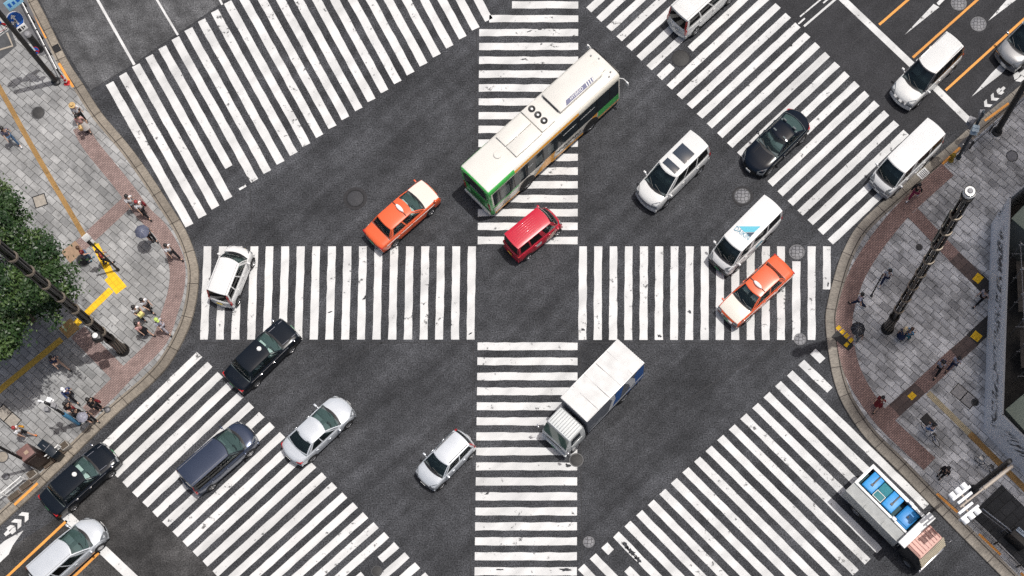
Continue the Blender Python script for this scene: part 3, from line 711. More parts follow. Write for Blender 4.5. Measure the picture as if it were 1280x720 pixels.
def btaxi(label, front, zf, rear, zr):
    t = vroot('taxi', label, 'taxi', front, zf, rear, zr, 4.7)
    car(t, BLK, dict(fender_mirror=True, seat_m=M_SEATL, plate=M_PLATEG, bumper_m=M_BLACK, handle_m=M_CHROME, mirror_m=M_CHROME, rnd=.5, bow=.12, grille_m=M_CHROME, spokes=8, xw0=1.15, xr0=.42, lampwrap=.4))
    mb = MB(); mb.lathe([(.001, 0), (.13, 0), (.14, .04), (.10, .10), (.001, .12)], 14, c=(.12, 0, 1.515)); mb.build('roof_lamp', MATS['milky_plastic'], t)
    mb = MB()
    for sg in (1, -1): mb.box((1.7, sg*.56, .955), (1.0, .02, .012), ry=R(7))
    mb.build('bonnet_trim', M_CHROME, t)
    for sg in (1, -1):
        mb = MB(); mb.box((-.1, sg*.842, .885), (2.9, .012, .02)); mb.build('side_trim', M_CHROME, t)
    return t
btaxi('black taxi turning past the upper end of lower left zebra crossing', (363, 409.5), .72, (290.5, 478), .85)
btaxi('black taxi beside the kerb at the lower left stop line', (139, 564), .72, (58, 634), .85)

WHT = paint('white_car_paint', (.67, .67, .66)); PEARL = paint('pearl_white_paint', (.63, .63, .615)); SLV = paint('silver_car_paint', (.60, .63, .66), .28, .3)
# red kei van
t = vroot('van', 'small red delivery van behind the bus at the centre of the junction', 'van', (693.5, 268.5), .85, (636, 304), 1.85, 3.4)
REDP = paint('red_van_paint', (.50, .012, .035)); REDM = paint('red_van_roof', (.62, .015, .05))
P, zt, wx, zl, wr = car(t, REDP, dict(L=3.4, W=1.48, zr=1.88, zc=1.05, zb=1.05, zhf=.86, ztr=1.02, xw0=1.42, xr0=.98, xr1=-1.55, xw1=-1.64, wr=.70, cw=.10, cr=.06, bow=.10, rnd=.6, wheels=(1.22, -1.0), r=.27,
    side=[(.06, .30), (.34, .62), (.72, .95)], doors=[(-.55, .42), (.5, 1.1)], priv=True, seatrows=[.55], ribs=7, ribl=.72, ribc=.42, plate=M_PLATEY, tall_lamps=False, crown=.04, bumper_m=REDP, xmir=1.2))
mb = MB(); rows = [[(x, sgy, z) for z in (.62, .78, .9)] for x, sgy in ((.05, -.752), (-.35, -.752))]
mb.grid(rows); mb.build('side_lettering', M_WHITE, t)
mb = MB(); mb.poly([(.55, -.757, .42), (1.05, -.757, .5), (1.0, -.757, .95), (.75, -.757, .85)]); mb.build('side_picture', mat('pale_print', (.6, .42, .33), .5, var=.4, vscale=5), t)

# white minivan on the left zebra
t = vroot('minivan', 'white compact minivan seen from behind at the left end of left zebra crossing', 'minivan', (300.5, 310), .85, (277.5, 379), .5, 3.5, heading=R(72))
car(t, WHT, dict(MINI, L=3.55, W=1.55, zr=1.66, zc=1.0, zb=1.02, ztr=.98, zhf=.82, xw0=1.2, xr0=.62, xr1=-1.52, xw1=-1.70, wr=.68, wheels=(1.2, -1.2), r=.29, doors=[(-.85, -.02), (.0, .85)], seatrows=[.2, -.7],
    side=[(.05, .28), (.31, .60), (.63, .93)], cw=.17, bow=.14, plate=M_PLATEY, roofline=True, rear_glass=(.93, .02, .95), plate_z=.72))
# grey-blue minivan
t = vroot('minivan', 'dark blue grey minivan on the lower left zebra crossing', 'minivan', (312, 537), .8, (226, 602), 1.65, 4.75)
DBL = paint('slate_blue_paint', (.045, .06, .10), .25, .5)
car(t, DBL, dict(MINI, wr=.65, zr=1.75, crown=.05, frame_m=paint('slate_dark_paint', (.015, .018, .025))))
# silver sedan
t = vroot('sedan', 'silver saloon car passing the lower left zebra crossing', 'car', (433.5, 504), .68, (361.5, 570), .82, 4.5)
car(t, SLV, dict(L=4.55, W=1.76, zr=1.46, zc=.96, zb=1.0, zhf=.70, ztr=.94, xw0=1.18, xr0=.30, xr1=-.92, xw1=-1.62, wr=.60, cw=.2, cr=.16, bow=.26, side=[(.10, .46), (.5, .9)], doors=[(-1.0, -.1), (-.07, .85)], seatrows=[.1, -.8], crown=.045, spokes=9))
# silver hatchback
t = vroot('hatchback', 'small silver hatchback beside the lower end of bottom zebra crossing', 'car', (532.5, 600), .6, (580.5, 547.5), 1.0, 3.6)
car(t, SLV, dict(L=3.62, W=1.64, zr=1.5, zc=1.0, zb=1.04, zhf=.78, ztr=.98, xw0=.98, xr0=.30, xr1=-1.5, xw1=-1.72, wr=.62, cw=.15, cr=.07, bow=.16, wheels=(1.2, -1.2), r=.28, side=[(.06, .48), (.52, .92)], doors=[(-.85, -.02), (.0, .85)], seatrows=[.1, -.8], tall_lamps=True, rails=1, roofline=True, spokes=7))
# white large minivan with two sunroofs
t = vroot('minivan', 'white minivan with two dark sunroofs right of the bus', 'minivan', (804.5, 255), .5, (878.5, 169), 1.8, 4.85)
car(t, PEARL, dict(MINI, L=4.86, W=1.83, zr=1.9, zc=1.12, zb=1.14, zhf=.96, xw0=1.62, xr0=.62, xr1=-2.22, xw1=-2.36, sunroofs=[(-.02, .42, .0, .98), (-1.25, -.40, .0, .98)], grille_m=M_GREY, grille=1.1, doors=[(-1.3, -.1), (-.07, 1.0)], roofline=False))
# black sports saloon
t = vroot('sports_car', 'black sports saloon crossing the upper right zebra crossing', 'car', (936.5, 211), .5, (1003.5, 143.5), .85, 4.6)
BLKS = mat('gloss_black_paint', (.003, .006, .012), .15, coat=.15, spec=.3)
car(t, BLKS, dict(L=4.6, W=1.86, zr=1.32, zc=.90, zb=.96, zhf=.64, ztr=.90, xw0=.86, xr0=.02, xr1=-.95, xw1=-1.75, wr=.56, cw=.22, cr=.2, bow=.32, rnd=1.3, side=[(.2, .5), (.53, .9)], doors=[(-.95, -.15), (-.1, .85)], seatrows=[-.1, -.95], r=.34, spokes=7, crown=.05, wb=.88))
mb = MB()
for sg in (1, -1): mb.tube([(2.0, sg*.5, .70), (1.5, sg*.42, .83), (1.0, sg*.40, .93)], .022, 6)
mb.build('bonnet_crease', BLKS, t)
# white van with blue triangle emblem
t = vroot('van', 'white van with a blue triangle emblem and lettering on its roof', 'van', (897, 334), .5, (969.5, 251), 1.9, 4.72)
P, zt, wx, zl, wr = car(t, WHT, dict(HIACE, ribs=0, plate=M_PLATEG, bumper_m=M_BLACK, grille=1.2))
zz = zl+.055
TEAL = mat('teal_vinyl', (.08, .43, .55), .4); NAVY = mat('navy_vinyl', (.015, .04, .08), .4)
def roofpt(px, py): # position on the van's own roof, local metres
    q = t.matrix_world if False else None
    p = G(px, py, 1.99); d = p-t.location; h = -t.rotation_euler.z
    return Vector((d.x*math.cos(h)-d.y*math.sin(h), d.x*math.sin(h)+d.y*math.cos(h), zz))
mb = MB(); q = [roofpt(*p) for p in ((923.5, 283), (951, 283), (943, 290.2), (930.5, 290.2))]; q.reverse(); mb.poly(q)
mb.poly([p for p in reversed([roofpt(*p) for p in ((932, 290.7), (943.5, 290.7), (937.5, 296.5))])], 1); mb.build('roof_emblem', [TEAL, NAVY], t, False)
a, b_ = roofpt(919.5, 285.5), roofpt(936, 298); d = b_-a; c = (a+b_)/2
text_mesh('DAIKIN', .44, 'roof_lettering', mat('deep_teal_vinyl', (.02, .20, .30), .4), t, (c.x, c.y, zz), (0, 0, math.atan2(d.y, d.x)), sx=.72)
mb = MB(); mb.poly([(.1, .858, .75), (-.5, .858, .75), (-.5, .858, 1.0), (.1, .858, 1.0)]); mb.build('side_emblem', TEAL, t)
# white van by the right kerb
t = vroot('van', 'plain white van with ribbed roof beside the right hand kerb', 'van', (1097.5, 237), .5, (1173.5, 154.5), 1.95, 4.72)
car(t, WHT, dict(HIACE, bumper_m=M_GREY, grille_m=M_GREY))
# white minivan at the top edge (seen from behind)
t = vroot('minivan', 'white minivan seen from behind at the top edge, red tail lamps', 'minivan', None, 0, (843.5, 39), .4, 4.7, heading=R(44.5))
car(t, PEARL, dict(MINI, L=4.7, W=1.72, zr=1.85, zc=1.1, zb=1.1, ribs=10, ribl=.8, wr=.70, roofline=True, doors=[(-1.2, -.15), (-.1, .9)]))
# pearl minivan at the upper right stop line
t = vroot('minivan', 'silver white minivan with roof rails stopped across the upper right stop line', 'minivan', (1124, 126.5), .45, (1197.5, 45.5), 1.75, 4.7)
car(t, PEARL, dict(MINI, L=4.76, W=1.8, zr=1.82, xw0=1.45, xr0=.52, ribs=5, ribl=.3, ribc=.16, rails=2, roofline=False, lower=None, grille_m=M_CHROME, wr=.64, frame_m=paint('grey_dark_paint', (.05, .05, .055))))
# dark-fronted minivan cut by the right edge
t = vroot('minivan', 'grey minivan with pale roof cut by the upper right edge', 'minivan', (1254, 80), .45, None, 0, 4.8, heading=R(-135.5))
car(t, paint('grey_minivan_paint', (.30, .305, .31), .25, .4), dict(MINI, L=4.8, W=1.8, zr=1.85, roof_m=PEARL, grille_m=M_BLACK, roofline=True))
# silver estate at lower left
t = vroot('minivan', 'silver people carrier waiting at the lower left stop line', 'minivan', (127.5, 655.5), .5, None, 0, 4.8, heading=R(44))
car(t, SLV, dict(MINI, L=4.8, W=1.78, zr=1.62, zc=.98, zb=1.0, zhf=.72, xw0=1.42, xr0=.42, xr1=-2.0, xw1=-2.25, wr=.60, cw=.28, bow=.3, rnd=1.2, priv=True, side=[(.06, .30), (.33, .58), (.61, .92)], roofline=True, spokes=9))

# ------------------------------------------------------------------ city bus
t = vroot('bus', 'cream green and orange city bus crossing the top zebra crossing', 'bus', (754.5, 77), 3.0, (594.5, 222.5), 3.0, 10.3)
BC = paint('bus_cream_paint', (.80, .76, .66)); BG = paint('bus_green_paint', (.06, .46, .09)); BO = paint('bus_orange_paint', (.88, .40, .04)); BW = paint('bus_roof_paint', (.66, .64, .59))
HL, HW = 5.2, 1.22
def bprof(x):
    e = min(1, (HL-abs(x))/.16); e = math.sqrt(max(0, 1-(1-e)**2)); w_ = HW-.13*(1-e); zt_ = 2.98-.14*(1-e)
    half = [(0, .34), (w_*.96, .34), (w_, .46), (w_, 1.2), (w_*.995, 2.35), (w_*.985, 2.62), (w_*.965, zt_-.14), (w_*.91, zt_-.045), (w_*.82, zt_), (w_*.4, zt_+.03), (0, zt_+.035)]
    return [(x, y, z) for y, z in half]+[(x, -y, z) for y, z in reversed(half[1:-1])]
xs = [-HL, -HL+.03, -HL+.09, -HL+.16]+[-HL+.16+(2*HL-.32)*i/16 for i in range(1, 16)]+[HL-.16, HL-.09, HL-.03, HL]
rows = [bprof(x) for x in xs]; mb = MB()
def mif(i, j):
    xm = (xs[i]+xs[i+1])/2; jj = min(j, 19-j)
    if jj == 0: return 4
    if jj >= 7: return 3 if xm > -HL+.1 else 1
    if xm < -HL+.16: return 1
    if jj == 5: return 1 if xm < -3.1 else (2 if xm < 2.2 else 0)
    if jj == 6: return 1 if xm < -3.1 else 0
    return 0
b = mb.grid(rows, closed=True, mif=mif); nc = 20; mb.face([b+k for k in range(nc)], 1); e = b+(len(rows)-1)*nc; mb.face([e+nc-1-k for k in range(nc)], 4)
mb.build('body', [BC, BG, BO, BW, M_BLACK], t, ang=40)
BGL = mat('bus_glass', (.010, .018, .024), .12, spec=.3); BGL2 = mat('bus_glass_pale', (.10, .12, .12), .2, spec=.4)
for sg in (1, -1):
    y = sg*(HW+.004)
    def pan(x0, x1, z0, z1, m, nm, dy=0.0, par=None, slant=0):
        mb = MB(); q = [(x0, y+sg*dy, z0), (x1, y+sg*dy, z0), (x1+slant, y+sg*dy-sg*.006*(z1 > 2), z1), (x0+slant, y+sg*dy-sg*.006*(z1 > 2), z1)]
        if sg > 0: q.reverse()
        mb.poly(q); return mb.build(nm, m, par or t, False)
    wband = pan(-4.95, 5.02, 1.25, 2.58, BGL, 'window_band', .002)
    for x in (-4.45, -3.6, -3.3, -2.4, -1.0, .4, 1.8, 3.3, 4.3):
        mb = MB(); mb.box((x, y+sg*.004, 1.9), (.05, .012, 1.2)); mb.build('window_post', M_BLACK, wband)
    for x0, x1, z0, z1 in ((-4.35, -3.7, 1.36, 2.25), (-2.9, -2.6, 1.5, 2.2), (-1.6, -1.1, 1.45, 2.2), (-.65, -.2, 1.5, 2.2)):
        pan(x0, x1, z0, z1, BGL2, 'window_pane', .006, wband)
    for x0, x1 in ((.55, 1.6), (1.95, 3.1), (-2.2, -1.8)):
        mb = MB(); mb.box(((x0+x1)/2, y+sg*.008, 2.05), (x1-x0, .01, .025)); mb.build('window_bar', M_STEEL, wband)
    pan(3.35, 5.02, .70, 1.24, BG, 'green_panel', .002); pan(3.2, 5.04, .52, .62, BO, 'orange_line', .003)
    pan(-5.03, -3.0, 1.08, 1.24, BG, 'green_line', .002)
    mb = MB()
    for poly in ([(-1.9, .5), (-.4, .5), (-.1, 1.24), (-.9, 1.24)], [(2.1, .42), (3.1, .42), (3.3, 1.24), (2.95, 1.24)], [(-5.0, .42), (-2.9, .42), (-2.7, .52), (-5.0, .55)], [(-.5, .40), (2.3, .40), (2.2, .52), (-.4, .6)]):
        q = [(x, y+sg*.003, z) for x, z in poly]
        if sg > 0: q.reverse()
        mb.poly(q)
    mb.build('orange_swoosh', BO, t, False)
    # hand-lettered line along the side
    mb = MB(); random.seed(3); pts = []
    for k in range(46):
        a = k*.9; pts.append((-.05+2.0*k/45+.06*math.sin(a*1.7), y+sg*.008, .92+.09*math.sin(a)*(.5+.5*random.random())))
    mb.tube(pts, .016, 4); mb.build('side_lettering', M_BLACK, t)
    for x in (2.72, -2.45):
        mb = MB(); pts = [(x+.62*math.cos(a), y+sg*.006, max(.36, .5+.62*math.sin(a))) for a in [math.pi*(k/16)*1.14-.22 for k in range(17)]]
        if sg > 0: pts.reverse()
        mb.poly(pts); mb.build('wheel_arch', M_DARK, t); wheel(t, x, y-sg*.13, .48, .28, sg, mat('grey_wheel', (.35, .35, .36), .4, .5), 8)
# rear face
def rear(y0, y1, z0, z1, m, nm, dx=.006):
    mb = MB(); mb.box((-HL-dx, (y0+y1)/2, (z0+z1)/2), (.02+dx, abs(y1-y0), z1-z0), bev=.008); return mb.build(nm, m, t)
rear(-.92, .92, 1.75, 2.55, BGL, 'rear_window', .012); rear(-.75, .75, 2.6, 2.8, M_BLACK, 'rear_sign', .012); rear(-1.05, 1.05, .36, .62, paint('bus_bumper_white', (.7, .68, .62)), 'rear_bumper', .08)
rear(-.55, .55, .75, 1.2, mat('vent_green', (.02, .13, .03), .6), 'engine_grille', .01); rear(-.2, .2, .62, .78, M_PLATEG, 'licence_plate', .02)
for sg in (1, -1): rear(sg*.95, sg*1.1, .8, 1.5, M_REDL, 'taillight', .012)
# front face
def frontp(y0, y1, z0, z1, m, nm, dx=.006):
    mb = MB(); mb.box((HL+dx, (y0+y1)/2, (z0+z1)/2), (.02+dx, abs(y1-y0), z1-z0), bev=.008); return mb.build(nm, m, t)
frontp(-1.02, 1.02, 1.15, 2.5, BGL, 'windshield', .012); frontp(-1.02, 1.02, 2.52, 2.90, M_BLACK, 'destination_sign', .05); frontp(-1.05, 1.05, .36, .62, BG, 'front_bumper', .06)
for sg in (1, -1): frontp(sg*.75, sg*1.0, .7, .9, M_CLEAR, 'headlight', .012)
for sg in (1, -1):
    mb = MB(); mb.tube([(HL-.05, sg*1.12, 2.5), (HL+.10, sg*1.35, 2.52), (HL+.14, sg*1.55, 2.45)], .022, 6); arm = mb.build('mirror_arm', M_PLATE, t)
    mb = MB(); mb.box((HL+.15, sg*1.60, 2.25), (.10, .20, .36), bev=.04); mb.build('mirror', M_PLATE, arm)
# roof equipment
mb = MB(); mb.box((2.72, .18, 3.10), (3.35, 1.55, .22), bev=.07); pod = mb.build('air_conditioner', BW, t)
mb = MB(); mb.box((1.03, .18, 3.09), (.03, 1.2, .10)); mb.build('intake_slot', M_DARK, pod)
mb = MB(); mb.poly([(1.55, -.56, 3.213), (3.75, -.56, 3.213), (3.85, -.30, 3.213), (1.75, -.30, 3.213)]); lp = mb.build('roof_decal', mat('violet_grey_vinyl', (.16, .165, .25), .5), pod, False)
text_mesh('HYBRID', .25, 'decal_lettering', M_PLATE, lp, (2.45, -.43, 3.217), (0, 0, 0), sx=1.15, shear=.3)
mb = MB()
for k in range(4): mb.poly([(3.20+.16*k, -.55, 3.2165), (3.26+.16*k, -.55, 3.2165), (3.34+.16*k, -.31, 3.2165), (3.28+.16*k, -.31, 3.2165)])
mb.build('decal_bars', M_PLATE, lp, False)
mb = MB(); mb.box((.02, .18, 3.055), (1.0, 1.75, .12), bev=.04); fu = mb.build('fan_unit', BW, t)
for yy in (.72, .22, -.28):
    mb = MB(); mb.lathe([(.10, 3.122), (.20, 3.122), (.21, 3.14), (.17, 3.145), (.12, 3.13)], 18, c=(.06, yy, 0), cap=False); mb.lathe([(.19, 3.119), (.001, 3.119)], 18, c=(.06, yy, 0), cap=False); f = mb.build('fan', M_BLACK, fu)
    mb = MB(); mb.lathe([(.075, 3.122), (.07, 3.14), (.001, 3.142)], 12, c=(.06, yy, 0), cap=False); mb.build('fan_hub', M_PLATE, f)
for yy, wd in ((.55, .82), (-.32, .86)):
    mb = MB(); mb.box((-1.55, yy, 3.06), (2.0, wd, .13), bev=.04); mb.build('roof_box', BW, t)
mb = MB(); mb.lathe([(.24, 3.01), (.24, 3.06), (.21, 3.085), (.001, 3.09)], 20, c=(-3.2, .12, 0)); mb.build('roof_vent', BW, t)
mb = MB(); mb.box((4.55, -.05, 3.06), (.42, .8, .10), bev=.03); mb.build('roof_hatch', BW, t)
mb = MB()
for x, yy in ((4.85, -.75), (4.75, .75), (4.95, .3), (4.6, -.9)): mb.lathe([(.05, 3.0), (.05, 3.05), (.001, 3.06)], 8, c=(x, yy, 0))
mb.build('roof_lamp', M_GREY, t)
mb = MB(); mb.box((-2.6, -.98, 3.0), (4.2, .04, .05)); mb.build('roof_gutter', BW, t)

# ------------------------------------------------------------------ white box lorry
t = vroot('lorry', 'white box lorry with blue and grey side artwork below the crossing centre', 'truck', (694.5, 555), .6, (788, 439.5), 3.2, 6.3)
TW = mat('lorry_white_paint', (.61, .605, .59), .5, var=.10, vscale=1.6); CABW = paint('lorry_cab_paint', (.62, .64, .63))
BX0, BX1, BWD, BZ0, BZ1 = -3.12, 1.42, 2.0, .95, 3.2
rows = []
for i in range(25):
    x = BX0+(BX1-BX0)*i/24; row = []
    for k in range(9):
        u = -1+k/4; row.append((x, u*BWD/2, BZ1+.02*(1-u*u)+(.030*math.sin(x*5.2+u*1.6+.6*math.sin(x*2.1))+.018*math.sin(x*9+u*3))*(1-u**8)*min(1, min(i, 24-i)/2)))
    rows.append(row)
mb = MB(); mb.grid(rows, flip=True)
for sg in (1, -1): mb.box(((BX0+BX1)/2, sg*(BWD/2-.01), BZ1-.04), (BX1-BX0+.03, .05, .10), 1, bev=.015)
for x in (BX0, BX1): mb.box((x, 0, BZ1-.042), (.05, BWD-.03, .09), 1, bev=.015)
for k in range(1, 5): mb.box((BX0+(BX1-BX0)*k/5, 0, BZ1+.008), (.015, BWD-.1, .05), 2)
mb.build('roof', [TW, mat('box_edge_rail', (.62, .62, .61), .35, .3), mat('roof_joint', (.42, .41, .40), .6)], t, ang=60)
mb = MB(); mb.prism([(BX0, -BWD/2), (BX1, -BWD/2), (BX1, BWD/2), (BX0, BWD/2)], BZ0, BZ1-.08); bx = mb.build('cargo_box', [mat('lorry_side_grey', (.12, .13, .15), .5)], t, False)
LB = mat('lorry_blue', (.02, .10, .33), .4); LW = mat('lorry_pale', (.6, .61, .62), .4); LG = mat('lorry_mid_grey', (.25, .26, .28), .4)
for sg in (1, -1):
    y = sg*(BWD/2+.005)
    def swo(polys, m, nm, dy):
        mb = MB()
        for poly in polys:
            q = [(x, y+sg*dy, z) for x, z in poly]
            if sg > 0: q.reverse()
            mb.poly(q)
        mb.build(nm, m, bx, False)
    swo([[(BX0+.02, 1.0), (-1.6, 1.0), (-2.1, 2.0), (-2.6, 3.15), (BX0+.02, 3.15)], [(-1.2, 1.4), (-.5, 1.3), (-.9, 3.1), (-1.5, 3.1)]], LB, 'blue_artwork', 0)
    swo([[(-2.4, 1.1), (-2.05, 1.1), (-1.9, 2.3), (-1.55, 3.1), (-2.0, 3.1), (-2.4, 2.2)], [(-.5, 1.2), (-.2, 1.2), (-.55, 2.5), (-.3, 3.1), (-.75, 3.1), (-.8, 2.2)], [(-3.1, 1.25), (1.3, 1.0), (1.3, 1.1), (-3.1, 1.5)]], LW, 'white_artwork', .003)
    swo([[(.2, 1.3), (1.3, 1.15), (1.3, 1.3), (.4, 1.6)], [(.85, 1.6), (1.25, 1.55), (1.25, 1.75), (.9, 1.8)]], LG, 'grey_artwork', .003)
mb = MB(); mb.box((BX0-.02, 0, (BZ0+BZ1)/2), (.03, BWD*.94, 2.1)); mb.build('rear_door', TW, t)
mb = MB()
for k in range(14): mb.box((BX0-.03, -BWD/2+.07+k*.143, BZ1-.02), (.05, .05, .05))
mb.build('marker_lamp', M_DARK, t)
mb = MB(); mb.box((-.6, 0, .74), (5.0, .9, .22)); mb.box((-2.9, 0, .55), (.12, 1.9, .14)); mb.build('chassis', M_DARK, t)
# cab
def cprof(x, z0, z1, wd):
    return [(x, -wd*.97, z0), (x, -wd, z0+.3), (x, -wd, z1-.75), (x, -wd*.9, z1-.08), (x, -wd*.82, z1), (x, 0, z1+.04), (x, wd*.82, z1), (x, wd*.9, z1-.08), (x, wd, z1-.75), (x, wd, z0+.3), (x, wd*.97, z0)]
rows = [cprof(1.6, .48, 2.36, .93), cprof(1.7, .45, 2.42, .95), cprof(2.5, .45, 2.42, .95), cprof(2.72, .45, 2.36, .945)]
rows.append([(3.10, p[1], min(p[2], 1.42 if i not in (4, 5, 6) else 1.46)) for i, p in enumerate(cprof(3.1, .42, 2.3, .93))])
rows.append([(3.17, p[1]*.97, min(p[2], 1.30)) for p in cprof(3.1, .42, 2.3, .93)])
mb = MB(); b = mb.grid(rows, flip=False); n_ = len(rows[0]); mb.face([b+k for k in range(n_)]); e = b+(len(rows)-1)*n_; mb.face([e+n_-1-k for k in range(n_)]); cab = mb.build('cab', CABW, t, ang=25)
mb = MB()
for k in range(9): mb.box((2.15, -.68+.17*k, 2.455), (1.02, .035, .03), bev=.01)
mb.build('roof_rib', mat('cab_rib', (.30, .31, .31), .5), cab)
mb = MB(); mb.poly([(2.78, -.84, 2.27), (3.085, -.88, 1.49), (3.085, .88, 1.49), (2.78, .84, 2.27)]); ws = mb.build('windshield', mat('lorry_glass', (.05, .10, .08), .08, coat=.8), t, False); ws.location.x = .03
for sg in (1, -1):
    mb = MB(); q = [(1.95, sg*.957, 1.55), (2.75, sg*.957, 1.55), (2.6, sg*.90, 2.2), (1.95, sg*.90, 2.2)]
    if sg > 0: q.reverse()
    mb.poly(q); mb.build('side_window', BGL, t, False)
    mb = MB(); mb.box((2.3, sg*.962, 1.0), (.85, .02, .9), bev=.008); d = mb.build('door', CABW, t); mb = MB(); mb.box((1.98, sg*.98, 1.3), (.14, .03, .04)); mb.build('handle', M_BLACK, d)
    mb = MB(); mb.tube([(2.95, sg*.93, 1.9), (3.2, sg*1.12, 1.95), (3.2, sg*1.12, 1.6)], .018, 5); a = mb.build('mirror_arm', M_BLACK, t); mb = MB(); mb.box((3.2, sg*1.14, 1.75), (.08, .18, .34), bev=.03); mb.build('mirror', M_CHROME, a)
    mb = MB(); mb.box((3.17, sg*.70, .88), (.06, .34, .20), bev=.03); mb.build('headlight', M_CLEAR, t)
    for x in (2.45, -1.6):
        mb = MB(); pts = [(x+.47*math.cos(a), sg*.958, max(.42, .40+.47*math.sin(a))) for a in [math.pi*k/12 for k in range(13)]]
        if sg > 0: pts.reverse()
        mb.poly(pts); mb.build('wheel_arch', M_DARK, t); wheel(t, x, sg*.85, .39, .24, sg, MATS['grey_wheel'], 8)
mb = MB(); mb.box((3.2, 0, .52), (.14, 1.88, .24), bev=.04); mb.build('front_bumper', CABW, t)
mb = MB(); mb.box((3.175, 0, 1.12), (.03, 1.1, .16)); mb.build('grille', M_DARK, t)
mb = MB(); mb.box((3.275, 0, .52), (.015, .36, .17)); mb.build('licence_plate', M_PLATEG, t)
mb = MB(); mb.tube([(3.10, -.7, 1.50), (2.98, .0, 1.75)], .012, 5); mb.tube([(3.10, .1, 1.50), (2.98, .75, 1.75)], .012, 5); mb.build('wiper', M_BLACK, t)

# ------------------------------------------------------------------ service lorry with blue tanks
t = vroot('service_lorry', 'grey open service lorry carrying bright blue tanks at lower right', 'truck', (1158, 694), .7, (1079, 600.5), 2.2, 6.0)
GB = mat('lorry_grey_body', (.36, .37, .36), .5, var=.12, vscale=3); WR = paint('lorry_white_rim', (.75, .75, .73))
mb = MB(); mb.box((-.2, 0, .72), (5.2, .9, .2)); mb.box((-.9, 0, .95), (4.0, 2.05, .12)); mb.build('chassis', M_DARK, t)
mb = MB()
for sg in (1, -1): mb.box((-.95, sg*1.05, 1.5), (4.0, .06, 1.2), bev=.015)
mb.box((-2.94, 0, 1.5), (.06, 2.1, 1.2), bev=.015); mb.box((1.04, 0, 1.5), (.06, 2.1, 1.2), bev=.015)
bed = mb.build('load_bed', GB, t)
mb = MB(); mb.box((-.95, .98, 2.13), (4.02, .2, .06), bev=.015); mb.box((-2.88, .35, 2.132), (.18, 1.46, .06), bev=.015); mb.box((-.95, -.35, 2.13), (4.02, .14, .06), bev=.015); mb.build('rim', WR, bed)
mb = MB(); q = [(-2.96, -.45, 2.10), (1.05, -.45, 2.10), (1.05, -1.06, 1.95), (-2.96, -1.06, 1.95)]; mb.grid([[q[0], q[1]], [q[3], q[2]]]); mb.grid([[(p[0], p[1], p[2]-.04) for p in (q[0], q[1])], [(p[0], p[1], p[2]-.04) for p in (q[3], q[2])]], flip=True)
mb.box((-.25, -.75, 2.05), (.05, .62, .06), ry=0, rx=R(-14)); mb.box((-1.6, -.75, 2.05), (.03, .62, .05), rx=R(-14)); mb.build('side_cover', GB, bed, False)
BLU = mat('blue_tank_plastic', (.02, .27, .62), .45, var=.12, vscale=5); TNET = mat('teal_net', (.03, .20, .24), .8, var=.35, vscale=30)
mb = MB(); mb.box((-.95, .32, 1.3), (3.9, 1.2, .3)); mb.build('bed_floor', mat('dark_teal_sheet', (.015, .06, .07), .7), bed)
for i, (xc, lx, m_) in enumerate(((-2.22, .78, BLU), (-.72, .78, BLU))):
    mb = MB(); mb.box((xc, .34, 1.78), (lx, 1.06, .62), bev=.05); mb.box((xc, .34, 2.1), (lx*.9, .98, .04), bev=.015)
    k = tag(mb.build('tank', m_, None), ['rear blue tank with black strap on the grey service lorry', 'middle blue tank with black strap on the grey service lorry'][i], 'tank', 'blue tanks on the service lorry'); k.matrix_world = Matrix.Translation(t.location) @ Matrix.Rotation(t.rotation_euler.z, 4, 'Z')
    mb = MB(); mb.box((xc+.05, .55, 2.135), (.10, .75, .04), bev=.01); mb.box((xc+.05, .20, 2.15), (.16, .12, .05)); mb.build('strap', M_BLACK, k)
mb = MB(); mb.box((-1.47, .58, 1.72), (.66, .6, .58), bev=.03); k = tag(mb.build('net_bundle', TNET, None), 'green net bundle between the blue tanks on service lorry', 'bundle'); k.matrix_world = Matrix.Translation(t.location) @ Matrix.Rotation(t.rotation_euler.z, 4, 'Z')
mb = MB(); mb.box((-1.47, .04, 1.74), (.62, .42, .58), bev=.03); k = tag(mb.build('crate', mat('teal_crate', (.02, .17, .19), .6), None), 'teal crate with white edges beside the net bundle on lorry', 'crate'); k.matrix_world = Matrix.Translation(t.location) @ Matrix.Rotation(t.rotation_euler.z, 4, 'Z')
mb = MB()
for sx in (-.3, .3): mb.box((-1.47+sx, .04, 2.045), (.03, .44, .025))
for sy in (-.2, .2): mb.box((-1.47, .04+sy, 2.047), (.62, .03, .025))
mb.build('crate_edge', M_PLATE, k)
mb = MB(); mb.box((.42, .34, 1.7), (.95, 1.2, .66), bev=.10); mb.box((.42, .34, 2.04), (.80, .95, .10), bev=.04); k = tag(mb.build('tank', mat('blue_tub_plastic', (.012, .22, .55), .4), None), 'front blue tub with round cap behind cab of service lorry', 'tank', 'blue tanks on the service lorry'); k.matrix_world = Matrix.Translation(t.location) @ Matrix.Rotation(t.rotation_euler.z, 4, 'Z')
mb = MB(); mb.lathe([(.06, 2.09), (.06, 2.13), (.001, 2.14)], 12, c=(.45, .34, 0)); mb.build('cap', M_GREY, k)
for yy in (-.28, .95):
    mb = MB(); mb.tube([(-2.8, yy, 2.05), (1.0, yy, 2.06)], .035, 6)
    for k_ in range(12): mb.box((-2.6+.31*k_, yy, 2.07), (.10, .08, .05), rz=k_)
    mb.build('hose', mat('green_hose', (.03, .06, .06), .7), bed)
mb = MB(); mb.box((-.02, -.30, 2.18), (.30, .22, .10), bev=.03); mb.box((.02, .98, 2.2), (.34, .2, .14), bev=.03); mb.build('valve', M_STEEL, bed)
